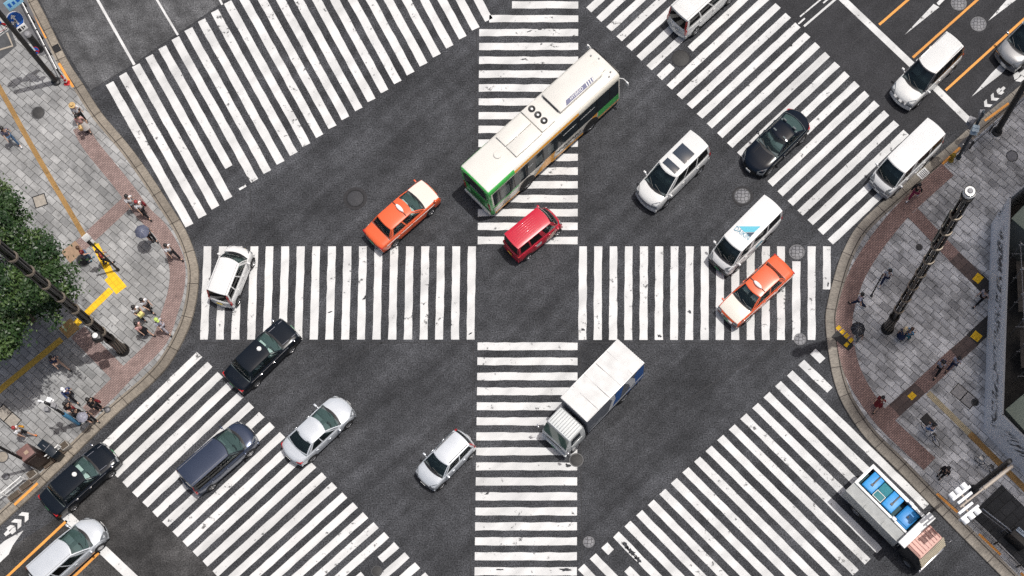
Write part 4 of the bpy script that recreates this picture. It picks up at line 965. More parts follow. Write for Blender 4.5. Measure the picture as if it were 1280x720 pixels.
# sign board over the cab and the cab itself
mb = MB(); mb.box((1.28, .0, 2.62), (.5, 2.42, .16), bev=.03); mb.build('sign_board', WR, t)
mb = MB()
for sg in (1, -1): mb.tube([(1.2, sg*.9, 1.0), (1.2, sg*.9, 2.56)], .035, 6)
mb.build('board_post', M_STEEL, t)
PINK = mat('faded_pink_roof', (.58, .35, .29), .55)
rows = [cprof(1.38, .48, 2.2, .95), cprof(1.45, .45, 2.26, .97), cprof(2.35, .45, 2.26, .97), cprof(2.55, .45, 2.2, .965)]
rows.append([(2.92, p[1], min(p[2], 1.42 if i not in (4, 5, 6) else 1.46)) for i, p in enumerate(cprof(3.1, .42, 2.2, .95))]); rows.append([(3.0, p[1]*.97, min(p[2], 1.30)) for p in cprof(3.1, .42, 2.2, .95)])
mb = MB(); b = mb.grid(rows, mif=lambda i, j: 1 if i < 3 and 3 <= j <= 6 else 0); mb.face([b+k for k in range(11)]); e = b+5*11; mb.face([e+10-k for k in range(11)]); cab = mb.build('cab', [mat('lorry_dark_cab', (.03, .03, .032), .4), PINK], t, ang=25)
mb = MB()
for k in range(8): mb.box((1.98, -.76+.217*k, 2.29), (.95, .03, .03))
mb.build('roof_rib', mat('pink_rib', (.36, .14, .12), .6), cab)
mb = MB()
for k in range(5): mb.box((2.60+.09*k, 0, 2.12-.16*k), (.05, 1.86, .10), ry=R(60), bev=.01)
mb.build('windscreen_slats', mat('slat_beige', (.42, .37, .28), .6), t)
mb = MB(); mb.box((3.06, 0, .55), (.14, 2.0, .26), bev=.04); mb.build('front_bumper', M_CHROME, t)
for sg in (1, -1):
    mb = MB(); mb.tube([(2.7, sg*.95, 1.75), (3.0, sg*1.18, 1.9), (3.0, sg*1.2, 1.5)], .016, 5); a = mb.build('mirror_arm', M_BLACK, t); mb = MB(); mb.box((3.0, sg*1.2, 1.65), (.07, .16, .3), bev=.03); mb.build('mirror', M_CHROME, a)
    mb = MB(); mb.box((3.02, sg*.7, .85), (.06, .3, .18), bev=.03); mb.build('headlight', M_CLEAR, t)
    for x in (2.3, -1.75): wheel(t, x, sg*.93, .42, .26, sg, MATS['grey_wheel'], 8)
    mb = MB()
    for k in range(3): mb.box((.7-1.1*k+.2, sg*1.02, .80), (.8, .10, .26), bev=.02)
    mb.build('side_guard', M_DARK, t)
# ------------------------------------------------------------------ people
SKIN = mat('skin', (.52, .33, .24), .55); EYE = mat('eye_dark', (.02, .015, .012), .4)
def skin_mesh(name, joints, edges, rad, mats, root=0, sub=1, extra=None):
    keys = list(joints); me = bpy.data.meshes.new(name)
    me.from_pydata([joints[k] for k in keys], [(keys.index(a), keys.index(b)) for a, b in edges], [])
    o = bpy.data.objects.new('tmp', me); COL.objects.link(o)
    m = o.modifiers.new('s', 'SKIN'); m.use_smooth_shade = True; m.branch_smoothing = .3
    sd = me.skin_vertices[0].data
    for i, k in enumerate(keys): r = rad[k]; sd[i].radius = r if isinstance(r, tuple) else (r, r)
    sd[root].use_root = True
    s = o.modifiers.new('d', 'SUBSURF'); s.levels = sub
    dg = bpy.context.evaluated_depsgraph_get(); dg.update()
    out = bpy.data.meshes.new_from_object(o.evaluated_get(dg)); out.name = name
    COL.objects.unlink(o); bpy.data.objects.remove(o)
    if extra:
        bm = bmesh.new(); bm.from_mesh(out); tm = extra.mesh('t', mats, True); 
        bm.from_mesh(tm); bm.to_mesh(out); bm.free()
    out.materials.clear()
    for mm in mats: out.materials.append(mm)
    out.polygons.foreach_set('use_smooth', [True]*len(out.polygons)); return out
def hand(mb, wr, d, sg):
    """palm, four unequal bent fingers and a thumb from the palm's side"""
    d = Vector(d).normalized(); side = Vector((1, 0, 0)); side = (side-d*side.dot(d)).normalized(); pn = d.cross(side)
    def bx(p, q, w_, t_):
        u = (q-p).normalized(); a = (pn-u*pn.dot(u)).normalized(); c = u.cross(a); b = len(mb.v)
        for s_, pp in ((1, p), (.75, q)):
            for e1, e2 in ((-1, -1), (1, -1), (1, 1), (-1, 1)): mb.v.append(tuple(pp+c*e1*w_*s_+a*e2*t_*s_))
        for f in ((3, 2, 1, 0), (4, 5, 6, 7), (0, 1, 5, 4), (1, 2, 6, 5), (2, 3, 7, 6), (3, 0, 4, 7)): mb.face([b+i for i in f])
    w0 = Vector(wr); p1 = w0+d*.09; bx(w0-d*.02, p1, .042, .016)
    for k, ln_ in enumerate((.07, .08, .075, .058)):
        s = p1+side*(-.033+.022*k)*-1-d*.008; m_ = s+d*ln_*.55-pn*sg*.006; bx(s, m_, .0095, .009); bx(m_, m_+d*ln_*.5-pn*sg*.022, .0085, .008)
    s = w0+d*.03+side*.038; m_ = s+d*.035+side*.028-pn*sg*.01; bx(s, m_, .012, .011); bx(m_, m_+d*.032+side*.006-pn*sg*.008, .0105, .0095)
POSES = {}
def make_pose(name, leg=.0, arm=.0, elbow=.1, sit=False, lean=.0, hold=None):
    J = {}; J['pelvis'] = (0, 0, .95); J['spine'] = (lean*.3, 0, 1.14); J['chest'] = (lean*.7, 0, 1.33); J['neck'] = (lean*.95+.01, 0, 1.49); J['jaw'] = (lean+.035, 0, 1.56); J['head'] = (lean+.015, 0, 1.64); J['crown'] = (lean+.005, 0, 1.70)
    for n, sg, ph in (('l', 1, 1), ('r', -1, -1)):
        a = arm*ph*-1; l = leg*ph
        J[n+'sh'] = (lean*.8, sg*.17, 1.42); J[n+'el'] = (lean*.8+math.sin(a)*.28, sg*.225, 1.42-.28*math.cos(a))
        e = a+elbow+(.9 if hold == n else 0)+(.8 if hold == 'b' else 0)
        if hold in (n, 'b'): J[n+'el'] = (lean*.8+.04, sg*.23, 1.15)
        J[n+'wr'] = (J[n+'el'][0]+math.sin(e)*.25, sg*.225*(.75 if hold in (n, 'b') else 1.05), J[n+'el'][2]-.25*math.cos(e))
        J[n+'hip'] = (0, sg*.09, .90)
        if sit: J[n+'kn'] = (.38, sg*.11, .78+.12*ph); J[n+'an'] = (.25, sg*.11, .38+.12*ph); J[n+'to'] = (.42, sg*.11, .36+.12*ph)
        else:
            kb = max(0, -l)*.9+.04
            J[n+'kn'] = (math.sin(l)*.43+.02, sg*.095, .90-.42*math.cos(l)); J[n+'an'] = (J[n+'kn'][0]+math.sin(l-kb)*.41, sg*.09, max(.085, J[n+'kn'][2]-.40*math.cos(l-kb)))
            J[n+'to'] = (J[n+'an'][0]+.15, sg*.10, J[n+'an'][2]-.045)
    rad = dict(pelvis=(.14, .105), spine=(.125, .09), chest=(.15, .10), neck=.055, jaw=.075, head=(.085, .095), crown=.07)
    for n in 'lr': rad.update({n+'sh': .06, n+'el': .042, n+'wr': .03, n+'hip': .085, n+'kn': .058, n+'an': .04, n+'to': .035})
    E = [('pelvis', 'spine'), ('spine', 'chest'), ('chest', 'neck'), ('neck', 'jaw'), ('jaw', 'head'), ('head', 'crown')]
    for n in 'lr': E += [('chest', n+'sh'), (n+'sh', n+'el'), (n+'el', n+'wr'), ('pelvis', n+'hip'), (n+'hip', n+'kn'), (n+'kn', n+'an'), (n+'an', n+'to')]
    ex = MB(); hx, hz = J['head'][0], J['head'][2]
    ex.poly([(hx+.085, -.016, hz-.035), (hx+.085, .016, hz-.035), (hx+.092, 0, hz+.02)]); ex.poly([(hx+.085, .016, hz-.035), (hx+.115, 0, hz-.03), (hx+.092, 0, hz+.02)]); ex.poly([(hx+.085, -.016, hz-.035), (hx+.092, 0, hz+.02), (hx+.115, 0, hz-.03)])
    for sg in (1, -1):
        ex.box((hx+.082, sg*.034, hz+.012), (.014, .024, .012), 1); ex.box((hx, sg*.092, hz-.01), (.045, .02, .06))
        n = 'l' if sg > 0 else 'r'; hand(ex, J[n+'wr'], Vector(J[n+'wr'])-Vector(J[n+'el']), sg)
    ex.box((hx+.078, 0, hz-.062), (.014, .045, .01), 1)
    body = skin_mesh('person_body', J, E, rad, [SKIN, EYE], extra=ex)
    # clothes
    S = {k: J[k] for k in ('pelvis', 'spine', 'chest')}; S['nb'] = (lean*.9, 0, 1.45); r = dict(pelvis=(.155, .12), spine=(.15, .112), chest=(.172, .122), nb=.075); E2 = [('pelvis', 'spine'), ('spine', 'chest'), ('chest', 'nb')]
    for n in 'lr':
        S[n+'sh'] = J[n+'sh']; S[n+'cuff'] = tuple(Vector(J[n+'sh']).lerp(Vector(J[n+'el']), .78)); r[n+'sh'] = .078; r[n+'cuff'] = .062; E2 += [('chest', n+'sh'), (n+'sh', n+'cuff')]
    shirt = skin_mesh('shirt', S, E2, r, [SKIN])
    S2 = dict(S); r2 = dict(r); E3 = list(E2)
    for n in 'lr': S2[n+'cuff'] = J[n+'el']; S2[n+'c2'] = tuple(Vector(J[n+'el']).lerp(Vector(J[n+'wr']), .92)); r2[n+'c2'] = .05; E3.append((n+'cuff', n+'c2'))
    jacket = skin_mesh('jacket', S2, E3, r2, [SKIN])
    T = {'pelvis': (J['pelvis'][0], 0, .97)}; r3 = dict(pelvis=(.15, .115)); E4 = []
    for n in 'lr':
        T[n+'hip'] = J[n+'hip']; T[n+'kn'] = J[n+'kn']; T[n+'hem'] = tuple(Vector(J[n+'kn']).lerp(Vector(J[n+'an']), .95)); r3.update({n+'hip': .10, n+'kn': .078, n+'hem': .065}); E4 += [('pelvis', n+'hip'), (n+'hip', n+'kn'), (n+'kn', n+'hem')]
    trousers = skin_mesh('trousers', T, E4, r3, [SKIN])
    U = dict(T); r4 = dict(r3)
    for n in 'lr': U.pop(n+'hem'); r4.pop(n+'hem')
    shorts = skin_mesh('shorts', U, [e for e in E4 if 'hem' not in e[1]], r4, [SKIN])
    mb = MB(); rows = []
    for z, a, b, o_ in ((1.02, .15, .12, 0), (.9, .19, .16, .0), (.7, .23, .21, .0), (.48, .27, .25, .01)): rows.append([(o_+b*math.cos(2*math.pi*k/14)*(1+.05*math.sin(3*k)), a*math.sin(2*math.pi*k/14), z) for k in range(14)])
    mb.grid(rows, closed=True, flip=True); skirt = mb.mesh('skirt', [SKIN])
    mb = MB()
    for n in 'lr':
        a_ = Vector(J[n+'an']); t_ = Vector(J[n+'to']); mb.box((a_+t_)/2+Vector((.01, 0, -.02)), (.26, .095, .085), bev=.03)
    shoes = mb.mesh('shoes', [SKIN])
    mb = MB(); rows = []; h = Vector(J['head'])
    for i in range(7):
        ph = math.pi*.62*i/6; rows.append([(h.x-.012+.122*math.sin(ph)*math.cos(a)*(.95 if math.cos(a) > 0 else 1.04), h.y+.118*math.sin(ph)*math.sin(a), h.z+.022+.122*math.cos(ph)+(.055*max(0, math.cos(a))*(i/6)**2)) for a in [2*math.pi*k/14 for k in range(14)]])
    mb.grid(rows, closed=True); hair = mb.mesh('hair', [SKIN])
    mb = MB(); mb.grid(rows, closed=True); rows = []
    for i in range(5): rows.append([(h.x-.02-.105*math.cos(a)*(1+.05*i), h.y+.11*math.sin(a), h.z+.0-.055*i) for a in [-1.3+2.6*k/8 for k in range(9)]])
    mb.grid(rows); mb.grid([[(x+.02, y*.9, z) for x, y, z in r_] for r_ in rows], flip=True); longhair = mb.mesh('hair', [SKIN])
    POSES[name] = dict(J=J, body=body, shirt=shirt, jacket=jacket, trousers=trousers, shorts=shorts, skirt=skirt, shoes=shoes, hair=hair, longhair=longhair)
make_pose('stand', .04, .06); make_pose('walk', .42, .42); make_pose('stride', -.36, .36); make_pose('hold', .10, .1, hold='r'); make_pose('both', -.2, .1, hold='b', lean=.04); make_pose('ride', sit=True, hold='b', lean=.16)
CL = {}
def cloth(c, pat=0):
    k = 'cloth_%02x%02x%02x%d' % (int(c[0]*255), int(c[1]*255), int(c[2]*255), int(pat*10))
    return mat(k, c, .85, spec=.2, var=pat or .06, vscale=9 if pat else 4)
def inst(me, name, m, par):
    o = bpy.data.objects.new(name, me); COL.objects.link(o); o.parent = par
    if m: o.material_slots[0].link = 'OBJECT'; o.material_slots[0].material = m
    return o
BLACKHAIR = mat('black_hair', (.012, .010, .010), .5); BROWNHAIR = mat('brown_hair', (.07, .035, .02), .5); BLONDHAIR = mat('blond_hair', (.62, .50, .30), .5); REDHAIR = mat('red_hair', (.28, .03, .03), .5)
def person(label, px, py, h, pose, top, bottom, hair=BLACKHAIR, shoe=(.03, .03, .03), legs='trousers', sleeves='shirt', long=False, hat=None, hatm=None, z=SW, s=1.0, grp='people on the pavements', pack=None):
    P = POSES[pose]; p = G(px, py, z)
    o = bpy.data.objects.new('person', P['body']); COL.objects.link(o); o.location = p; o.rotation_euler = (0, 0, R(h)); o.scale = (s, s, s)
    tag(o, label, 'person', grp)
    inst(P[legs], legs, bottom, o); inst(P[sleeves], sleeves, top, o); inst(P['shoes'], 'shoes', cloth(shoe), o); inst(P['longhair' if long else 'hair'], 'hair', hair, o)
    hd = Vector(P['J']['head'])
    if hat:
        mb = MB()
        if hat == 'brim': mb.lathe([(.20, .05), (.19, .065), (.115, .075), (.11, .15), (.08, .175), (.001, .18)], 18, c=(hd.x-.01, 0, hd.z), cap=False); mb.lathe([(.001, .055), (.20, .045)], 18, c=(hd.x-.01, 0, hd.z), cap=False)
        else:
            mb.lathe([(.122, .02), (.122, .07), (.10, .125), (.05, .15), (.001, .155)], 16, c=(hd.x-.01, 0, hd.z), cap=False); mb.box((hd.x+.13, 0, hd.z+.035), (.12, .15, .015), bev=.006)
        mb.build('hat', hatm, o)
    if pack:
        mb = MB(); mb.box((P['J']['chest'][0]-.20, 0, 1.22), (.16, .30, .42), bev=.05); k = tag(mb.build('backpack', pack[0], None), pack[1], 'backpack', 'bags carried by people'); k.matrix_world = Matrix.Translation(p) @ Matrix.Rotation(R(h), 4, 'Z') @ Matrix.Scale(s, 4)
    return o
def held(o, name, label, cat, mb, m, at, grp='bags carried by people', **kw):
    k = tag(mb.build(name, m, None), label, cat, grp); k.location = Vector(o.location)+Matrix.Rotation(o.rotation_euler.z, 3, 'Z') @ Vector(at); k.rotation_euler = o.rotation_euler; return k
def bag(o, label, m, at, size=(.30, .14, .30)):
    mb = MB(); mb.box((0, 0, 0), size, bev=.04); k = held(o, 'bag', label, 'bag', mb, m, at)
    mb = MB(); mb.tube([(size[0]*.3, 0, size[2]*.45), (size[0]*.2, 0, size[2]*.5+.16), (-size[0]*.2, 0, size[2]*.5+.16), (-size[0]*.3, 0, size[2]*.45)], .012, 5); mb.build('strap', M_BLACK, k); return k
def umbrella(o, label, m, at, rad=.52, tilt=(0, 0)):
    k = empty('umbrella', Vector(o.location)+Matrix.Rotation(o.rotation_euler.z, 3, 'Z') @ Vector(at), o.rotation_euler.z); tag(k, label, 'umbrella', 'open umbrellas')
    k.rotation_euler.x = tilt[0]; k.rotation_euler.y = tilt[1]
    mb = MB(); rows = []
    for i in range(7):
        t = i/6; r = max(.001, rad*t); rows.append([(r*math.cos(2*math.pi*j/32)*(1-.035*t*(1-abs(math.cos(4*2*math.pi*j/32)))*2), r*math.sin(2*math.pi*j/32)*(1-.035*t*(1-abs(math.cos(4*2*math.pi*j/32)))*2), .82-.24*t**1.8) for j in range(32)])
    mb.grid(rows, closed=True); mb.build('canopy', m, k, ang=20)
    mb = MB()
    for j in range(8):
        a = 2*math.pi*j/8; mb.tube([(rad*i/6*math.cos(a)*1.0, rad*i/6*math.sin(a)*1.0, .828-.24*(i/6)**1.8) for i in range(1, 7)], .006, 4)
    mb.build('rib', M_STEEL, k)
    mb = MB(); mb.tube([(0, 0, 0), (0, 0, .88)], .011, 6); mb.build('shaft', M_STEEL, k); mb = MB(); mb.tube([(0, 0, .0), (0, 0, -.08), (.03, 0, -.10)], .016, 6); mb.build('handle', M_BLACK, k); return k
WHC = cloth((.72, .73, .75)); BKC = cloth((.014, .014, .017)); NVC = cloth((.02, .03, .07)); JEAN = cloth((.06, .11, .19)); MAR = cloth((.16, .02, .025)); GRC = cloth((.16, .17, .18)); PINKC = cloth((.60, .35, .33), .2); FLOR = cloth((.10, .10, .15), .6); STRAW = mat('straw', (.50, .34, .15), .8, var=.15, vscale=30); BEI = cloth((.45, .36, .26)); BLUC = cloth((.04, .13, .30)); TEALC = cloth((.03, .12, .16)); PATC = cloth((.35, .33, .36), .7)
p = person('person in a straw hat, white top and black trousers near upper left kerb', 106, 151, -60, 'stand', WHC, BKC, hat='brim', hatm=STRAW)
p = person('person in a pink top and white skirt beside the straw hat wearer', 111, 164, -70, 'hold', PINKC, cloth((.55, .52, .5)), legs='skirt', long=True); bag(p, 'woven tan bag held by the person in pink top', STRAW, (.30, -.15, .95), (.26, .2, .26))
person('person in a dark floral shirt and jeans at the left edge', 20, 179, -50, 'walk', FLOR, JEAN, shoe=(.6, .6, .6))
person('dark haired person in white top walking just behind the red haired one', 172, 262, -48, 'walk', WHC, GRC)
p = person('red haired person in white shirt and black trousers by the brick band', 184, 269, -40, 'stride', WHC, BKC, hair=REDHAIR); bag(p, 'dark red shoulder bag of the red haired person', MAR, (-.05, .28, .95))
p = person('person in black walking beneath a grey blue umbrella', 193, 301, -50, 'hold', GRC, BKC, long=True); umbrella(p, 'grey blue umbrella above a person near the left kerb', mat('grey_blue_fabric', (.09, .10, .15), .7, var=.25, vscale=4), (.16, -.18, 1.13), .42)
person('person in white shirt and black trousers nearest the left kerb corner', 220, 322, -38, 'walk', WHC, BKC)
person('person in maroon shirt and jeans beside the dark manhole', 113, 325, 20, 'hold', MAR, JEAN, hair=BROWNHAIR, shoe=(.1, .2, .25))
person('person in bright red shirt and dark trousers at the sign post', 136, 330, 35, 'both', cloth((.26, .025, .02)), NVC, hair=BROWNHAIR)
p = person('person in white shirt with arms folded, black trousers, by the left corner', 190, 388, -35, 'both', WHC, BKC)
p = person('person with a pale yellow bag next to one in white shirt', 180, 397, -40, 'both', WHC, BKC, long=True); bag(p, 'pale yellow bag held in front by a person', cloth((.62, .58, .22)), (.32, -.02, 1.02), (.22, .34, .30))
p = person('person in a lime green cap and pale top close to left kerb', 209, 413, -40, 'stride', cloth((.50, .50, .58), .5), PATC, hat='cap', hatm=cloth((.45, .58, .15)))
p = person('person in a pink blouse and dark skirt walking toward the crossing', 184, 418, -25, 'walk', PINKC, BKC, legs='skirt', long=True)
person('person in dark navy standing in the shade of the tree', 80, 459, -40, 'walk', NVC, cloth((.35, .25, .2)), hair=BLACKHAIR)
person('person in a white cap and blue shirt on the left pavement', 95, 498, -45, 'stride', cloth((.05, .08, .20)), BKC, hat='cap', hatm=WHC, sleeves='jacket')
person('person in black top and dark red trousers left of the umbrella', 97, 516, -30, 'hold', BKC, MAR)
p = person('person in a black suit close to the grey umbrella', 126, 511, -20, 'stand', BKC, BKC, sleeves='jacket', s=1.05); bag(p, 'dark red handbag of the person in black suit', MAR, (.18, .22, 1.0))
p = person('person in black under the round grey umbrella by the brick band', 119, 527, -35, 'hold', BKC, BKC); umbrella(p, 'round pale grey umbrella in a group on left pavement', mat('pale_grey_fabric', (.26, .26, .31), .7, var=.25, vscale=12), (.14, -.18, 1.10), .33)
person('black haired person in black jacket behind the grey umbrella', 107, 524, -30, 'stand', BKC, GRC, sleeves='jacket')
p = person('person in white shirt and dark shorts at the lower left pavement', 35, 545, -10, 'walk', WHC, BKC, legs='shorts', hair=REDHAIR, shoe=(.55, .18, .06)); bag(p, 'small orange bag on the shoulder of person in white', cloth((.65, .32, .04)), (.10, .26, 1.10), (.28, .12, .2))
# right pavement
person('person in dark jacket and maroon trousers beside right kerb', 1141, 248, -135, 'stride', BKC, cloth((.22, .03, .07)), sleeves='jacket', shoe=(.6, .6, .6))
person('person in pale grey shirt with grey backpack near the thin pole', 1105, 353, -120, 'stride', cloth((.45, .48, .52)), NVC, shoe=(.5, .5, .5), pack=(cloth((.30, .36, .40)), 'grey backpack worn by the person near thin pole'))
person('person in spotted white top and navy trousers left of the tall mast', 1071, 382, 150, 'walk', cloth((.5, .5, .6), .5), NVC)
p = person('person in black beneath a black umbrella on right pavement', 1070, 426, -140, 'hold', BKC, GRC, shoe=(.5, .5, .5)); umbrella(p, 'black umbrella beside the yellow tactile squares', mat('black_fabric', (.012, .012, .016), .6), (.12, -.2, 1.10), .42)
person('blond person in dark dress, one of a couple by the mast foot', 1124, 424, 60, 'stand', cloth((.03, .05, .09)), NVC, hair=BLONDHAIR, long=True, legs='skirt', shoe=(.6, .6, .6))
person('person in bright blue shirt taking a photo by the mast foot', 1131, 425, 40, 'both', cloth((.05, .25, .45)), TEALC, hair=BROWNHAIR)
person('person in patterned white blouse and black trousers beside the hoarding', 1223, 378, -145, 'walk', PATC, BKC, long=True)
person('person in white shirt and dark waistcoat on the dark brick band', 1170, 465, -120, 'walk', cloth((.25, .27, .34), .6), BKC, pack=(NVC, 'dark backpack worn by the person on dark brick band'))
person('person in white and navy following on the dark brick band', 1189, 460, -130, 'stride', cloth((.35, .37, .45), .6), NVC)
person('person in a maroon dress crossing the brown brick band', 1096, 508, -130, 'walk', MAR, MAR, legs='skirt', long=True)
person('person in a black suit on the lower right pavement', 1175, 595, -135, 'stand', BKC, BKC, sleeves='jacket', s=1.08)

# ------------------------------------------------------------------ bicycles
def bicycle(label, px, py, h, fm, basket=True):
    o = empty('bicycle', G(px, py, SW), R(h)); tag(o, label, 'bicycle', 'bicycles on the right pavement')
    for x, nm in ((.52, 'wheel'), (-.52, 'wheel')):
        mb = MB(); mb.grid([[((x+(.33+.02*math.cos(a))*math.cos(b)), .02*math.sin(a), .35+(.33+.02*math.cos(a))*math.sin(b)) for a in [2*math.pi*k/6 for k in range(6)]] for b in [2*math.pi*k/24 for k in range(25)]], closed=True); w_ = mb.build('wheel', M_TYRE, o)
        mb = MB()
        for k in range(10): a = math.pi*2*k/10; mb.tube([(x, .02*(-1)**k, .35), (x+.32*math.cos(a), 0, .35+.32*math.sin(a))], .004, 3)
        mb.tube([(x, -.05, .35), (x, .05, .35)], .025, 6); mb.build('spokes', M_STEEL, w_)
    mb = MB()
    for a, b in (((-.52, 0, .35), (-.05, 0, .32)), ((-.05, 0, .32), (.36, 0, .78)), ((-.05, 0, .32), (-.16, 0, .80)), ((-.16, 0, .70), (.36, 0, .74)), ((-.52, 0, .35), (-.16, 0, .72)), ((.52, 0, .35), (.34, 0, .98))): mb.tube([a, b], .018, 6)
    mb.build('frame', fm, o)
    mb = MB(); mb.tube([(.22, -.28, 1.02), (.33, -.2, 1.04), (.34, 0, .98), (.33, .2, 1.04), (.22, .28, 1.02)], .014, 6); mb.build('handlebar', M_CHROME, o)
    mb = MB(); mb.box((-.18, 0, .86), (.27, .16, .06), bev=.025); mb.build('saddle', M_BLACK, o)
    mb = MB(); mb.tube([(-.05, -.17, .30), (-.05, .17, .34)], .02, 5); mb.build('pedals', M_BLACK, o)
    if basket:
        mb = MB(); mb.box((.56, 0, .78), (.24, .30, .02)); 
        for s in (-1, 1): mb.box((.56, s*.15, .90), (.26, .012, .24)); mb.box((.56+s*.13, 0, .90), (.012, .3, .24))
        mb.build('basket', M_STEEL, o)
    return o
bicycle('dark bicycle ridden by a person in blue on right pavement', 1161, 545, 125, mat('blue_frame', (.03, .08, .2), .4), False)
q = person('person in blue jacket and white trousers riding a bicycle', 1160, 544, 125, 'ride', BLUC, cloth((.6, .6, .6)), sleeves='jacket', shoe=(.6, .6, .6), z=SW+.0)
bicycle('parked bicycle with silver basket near the traffic signal post', 1231, 585, 140, mat('silver_frame', (.5, .52, .55), .35, .6))

# ------------------------------------------------------------------ street furniture
def mast(label, px, py, hgt, banner=False):
    o = empty('lamp_mast', G(px, py, SW), R(20)); tag(o, label, 'street lamp', 'tall ornamental lamp masts')
    mb = MB(); mb.lathe([(.38, 0), (.38, .15), (.28, .25), (.25, 1.7), (.30, 1.8), (.30, 1.95)], 20)
    rb_ = MB()
    for k in range(12): a = 2*math.pi*k/12; rb_.tube([(.275*math.cos(a), .275*math.sin(a), .25), (.25*math.cos(a+.6), .25*math.sin(a+.6), 1.7)], .03, 5)
    rb_.build('flute', mat('bronze_flute', (.22, .19, .15), .35, .7), mb.build('fluted_base', mat('bronze_black', (.020, .018, .016), .35, .6), o))
    mb = MB(); mb.tube([(0, 0, 1.9), (0, 0, hgt-.5)], .09, 12)
    for k in range(4): a = math.pi/4+k*math.pi/2; mb.tube([(.19*math.cos(a), .19*math.sin(a), 1.9), (.18*math.cos(a), .18*math.sin(a), hgt-.7)], .075, 8)
    mb.build('shaft', mat('mast_black', (.010, .010, .010), .22, .2), o)
    z = 3.0
    while z < hgt-.8:
        mb = MB(); mb.lathe([(.22, z-.07), (.285, z-.07), (.30, z-.04), (.30, z+.04), (.285, z+.07), (.22, z+.07)], 18, cap=False); mb.build('collar', mat('bronze_collar', (.24, .205, .165), .35, .6), o); z += 1.62
    if banner:
        for z0 in (11.6, 13.6):
            mb = MB(); mb.box((.02, .27, z0), (.40, .05, 1.7), bev=.015); mb.build('side_panel', mat('green_grey_panel', (.06, .075, .06), .4), o)
    mb = MB(); mb.lathe([(.20, hgt-.7), (.31, hgt-.55), (.31, hgt-.35), (.18, hgt-.3)], 20); mb.build('capital', MATS['mast_black'], o)
    mb = MB(); mb.lathe([(.2, hgt-.32), (.28, hgt-.2), (.29, hgt-.05), (.24, hgt+.03), (.15, hgt+.05)], 24); hd = mb.build('lamp_head', MATS['milky_plastic'], o)
    mb = MB(); mb.lathe([(.15, hgt+.04), (.10, hgt+.10), (.001, hgt+.11)], 8, cap=False); mb.build('finial', M_GREY, hd)
    mb = MB(); mb.grid([[((.25+.02*math.cos(a))*math.cos(b), (.25+.02*math.cos(a))*math.sin(b), hgt+.035+.02*math.sin(a)) for a in [2*math.pi*k/6 for k in range(6)]] for b in [2*math.pi*k/24 for k in range(25)]], closed=True); mb.build('ring', M_BLACK, hd)
    return o
o = mast('tall black lamp mast with bronze collars in front of the left tree', 154, 438, 16.6)
mb = MB(); mb.box((-.1, -.55, 3.6), (.5, .5, .5), bev=.1); k = mb.build('loudspeaker', M_BLACK, o); mb = MB(); mb.lathe([(.001, 3.86), (.15, 3.87), (.16, 3.9), (.09, 3.96), (.001, 3.98)], 14, c=(-.1, -.55, 0)); mb.build('dome', MATS['milky_plastic'], k)
mast('tall black lamp mast with ringed white head on right pavement', 1109, 411, 16.6, True)

def post(name, label, cat, px, py, h, r, m, grp=None, z=SW):
    o = empty(name, G(px, py, z), 0); tag(o, label, cat, grp)
    mb = MB(); mb.lathe([(r*1.6, 0), (r*1.6, .12), (r, .18), (r*.85, h-.02), (r*.5, h), (.001, h+.01)], 14); mb.build('pole', m, o); return o
SD_ = R(-50)     # facing the traffic
def plateM(loc, face, z): return Matrix.Translation(loc) @ Matrix.Rotation(face, 4, 'Z') @ Matrix.Rotation(R(90), 4, 'X') @ Matrix.Rotation(0, 4, 'Y')
def disc_sign(o, px, py, z, D, face, base_m, rim_m, marks, nm='sign_disc', tilt=0):
    p = G(px, py, z)-o.location
    M = Matrix.Translation(p) @ Matrix.Rotation(face, 4, 'Z') @ Matrix.Rotation(R(90)-tilt, 4, 'Y')   # local +Z = facing dir, local -X = up
    mb = MB(); mb.lathe([(D/2, -.02), (D/2, .0), (.001, .0)], 28, M=M, cap=False); mb.lathe([(D/2-.03, .003), (.001, .003)], 28, 1, M=M, cap=False); d = mb.build(nm, [rim_m, base_m], o, ang=20)
    for m_, polys in marks:
        mb = MB()
        for poly in polys: mb.poly([M @ Vector((-y, -x if False else x, .007)) for x, y in poly])
        mb.build('sign_mark', m_, d, False)
    mb = MB(); mb.tube([p-Matrix.Rotation(face, 3, 'Z') @ Vector((.03, 0, 0)), Vector((0, 0, z-.15))], .03, 6); mb.build('bracket', M_BLACK, o)
    return d
def plate_sign(o, px, py, z, w_, h_, face, m, marks=None, nm='sign_plate', tilt=0):
    p = G(px, py, z)-o.location
    M = Matrix.Translation(p) @ Matrix.Rotation(face, 4, 'Z') @ Matrix.Rotation(R(90)-tilt, 4, 'Y')
    mb = MB(); b = MB(); b.box((0, 0, 0), (h_, w_, .03), bev=.006); mb.v = [tuple(M @ Vector(v)) for v in b.v]; mb.f = b.f; mb.m = b.m; d = mb.build(nm, m, o)
    for m_, polys in (marks or []):
        mb = MB()
        for poly in polys: mb.poly([M @ Vector((-y, x, .019)) for x, y in poly])
        mb.build('sign_mark', m_, d, False)
    return d
BLUE = mat('sign_blue', (.01, .10, .42), .4); SRED = mat('sign_red', (.42, .015, .02), .4); LBLUE = mat('sign_light_blue', (.25, .50, .66), .4)
def rect(x0, x1, y0, y1): return [(x0, y0), (x1, y0), (x1, y1), (x0, y1)]
o = post('sign_post', 'black sign post with blue arrow sign at upper left corner', 'sign post', 70.5, 102.5, 7.6, .16, M_BLACK)
arrow = [rect(-.05, .05, -.30, .18), [(-.16, .16), (.16, .16), (0, .36)], rect(-.2, -.0, -.12, -.02), [(-.2, -.22), (-.2, .08), (-.36, -.07)]]
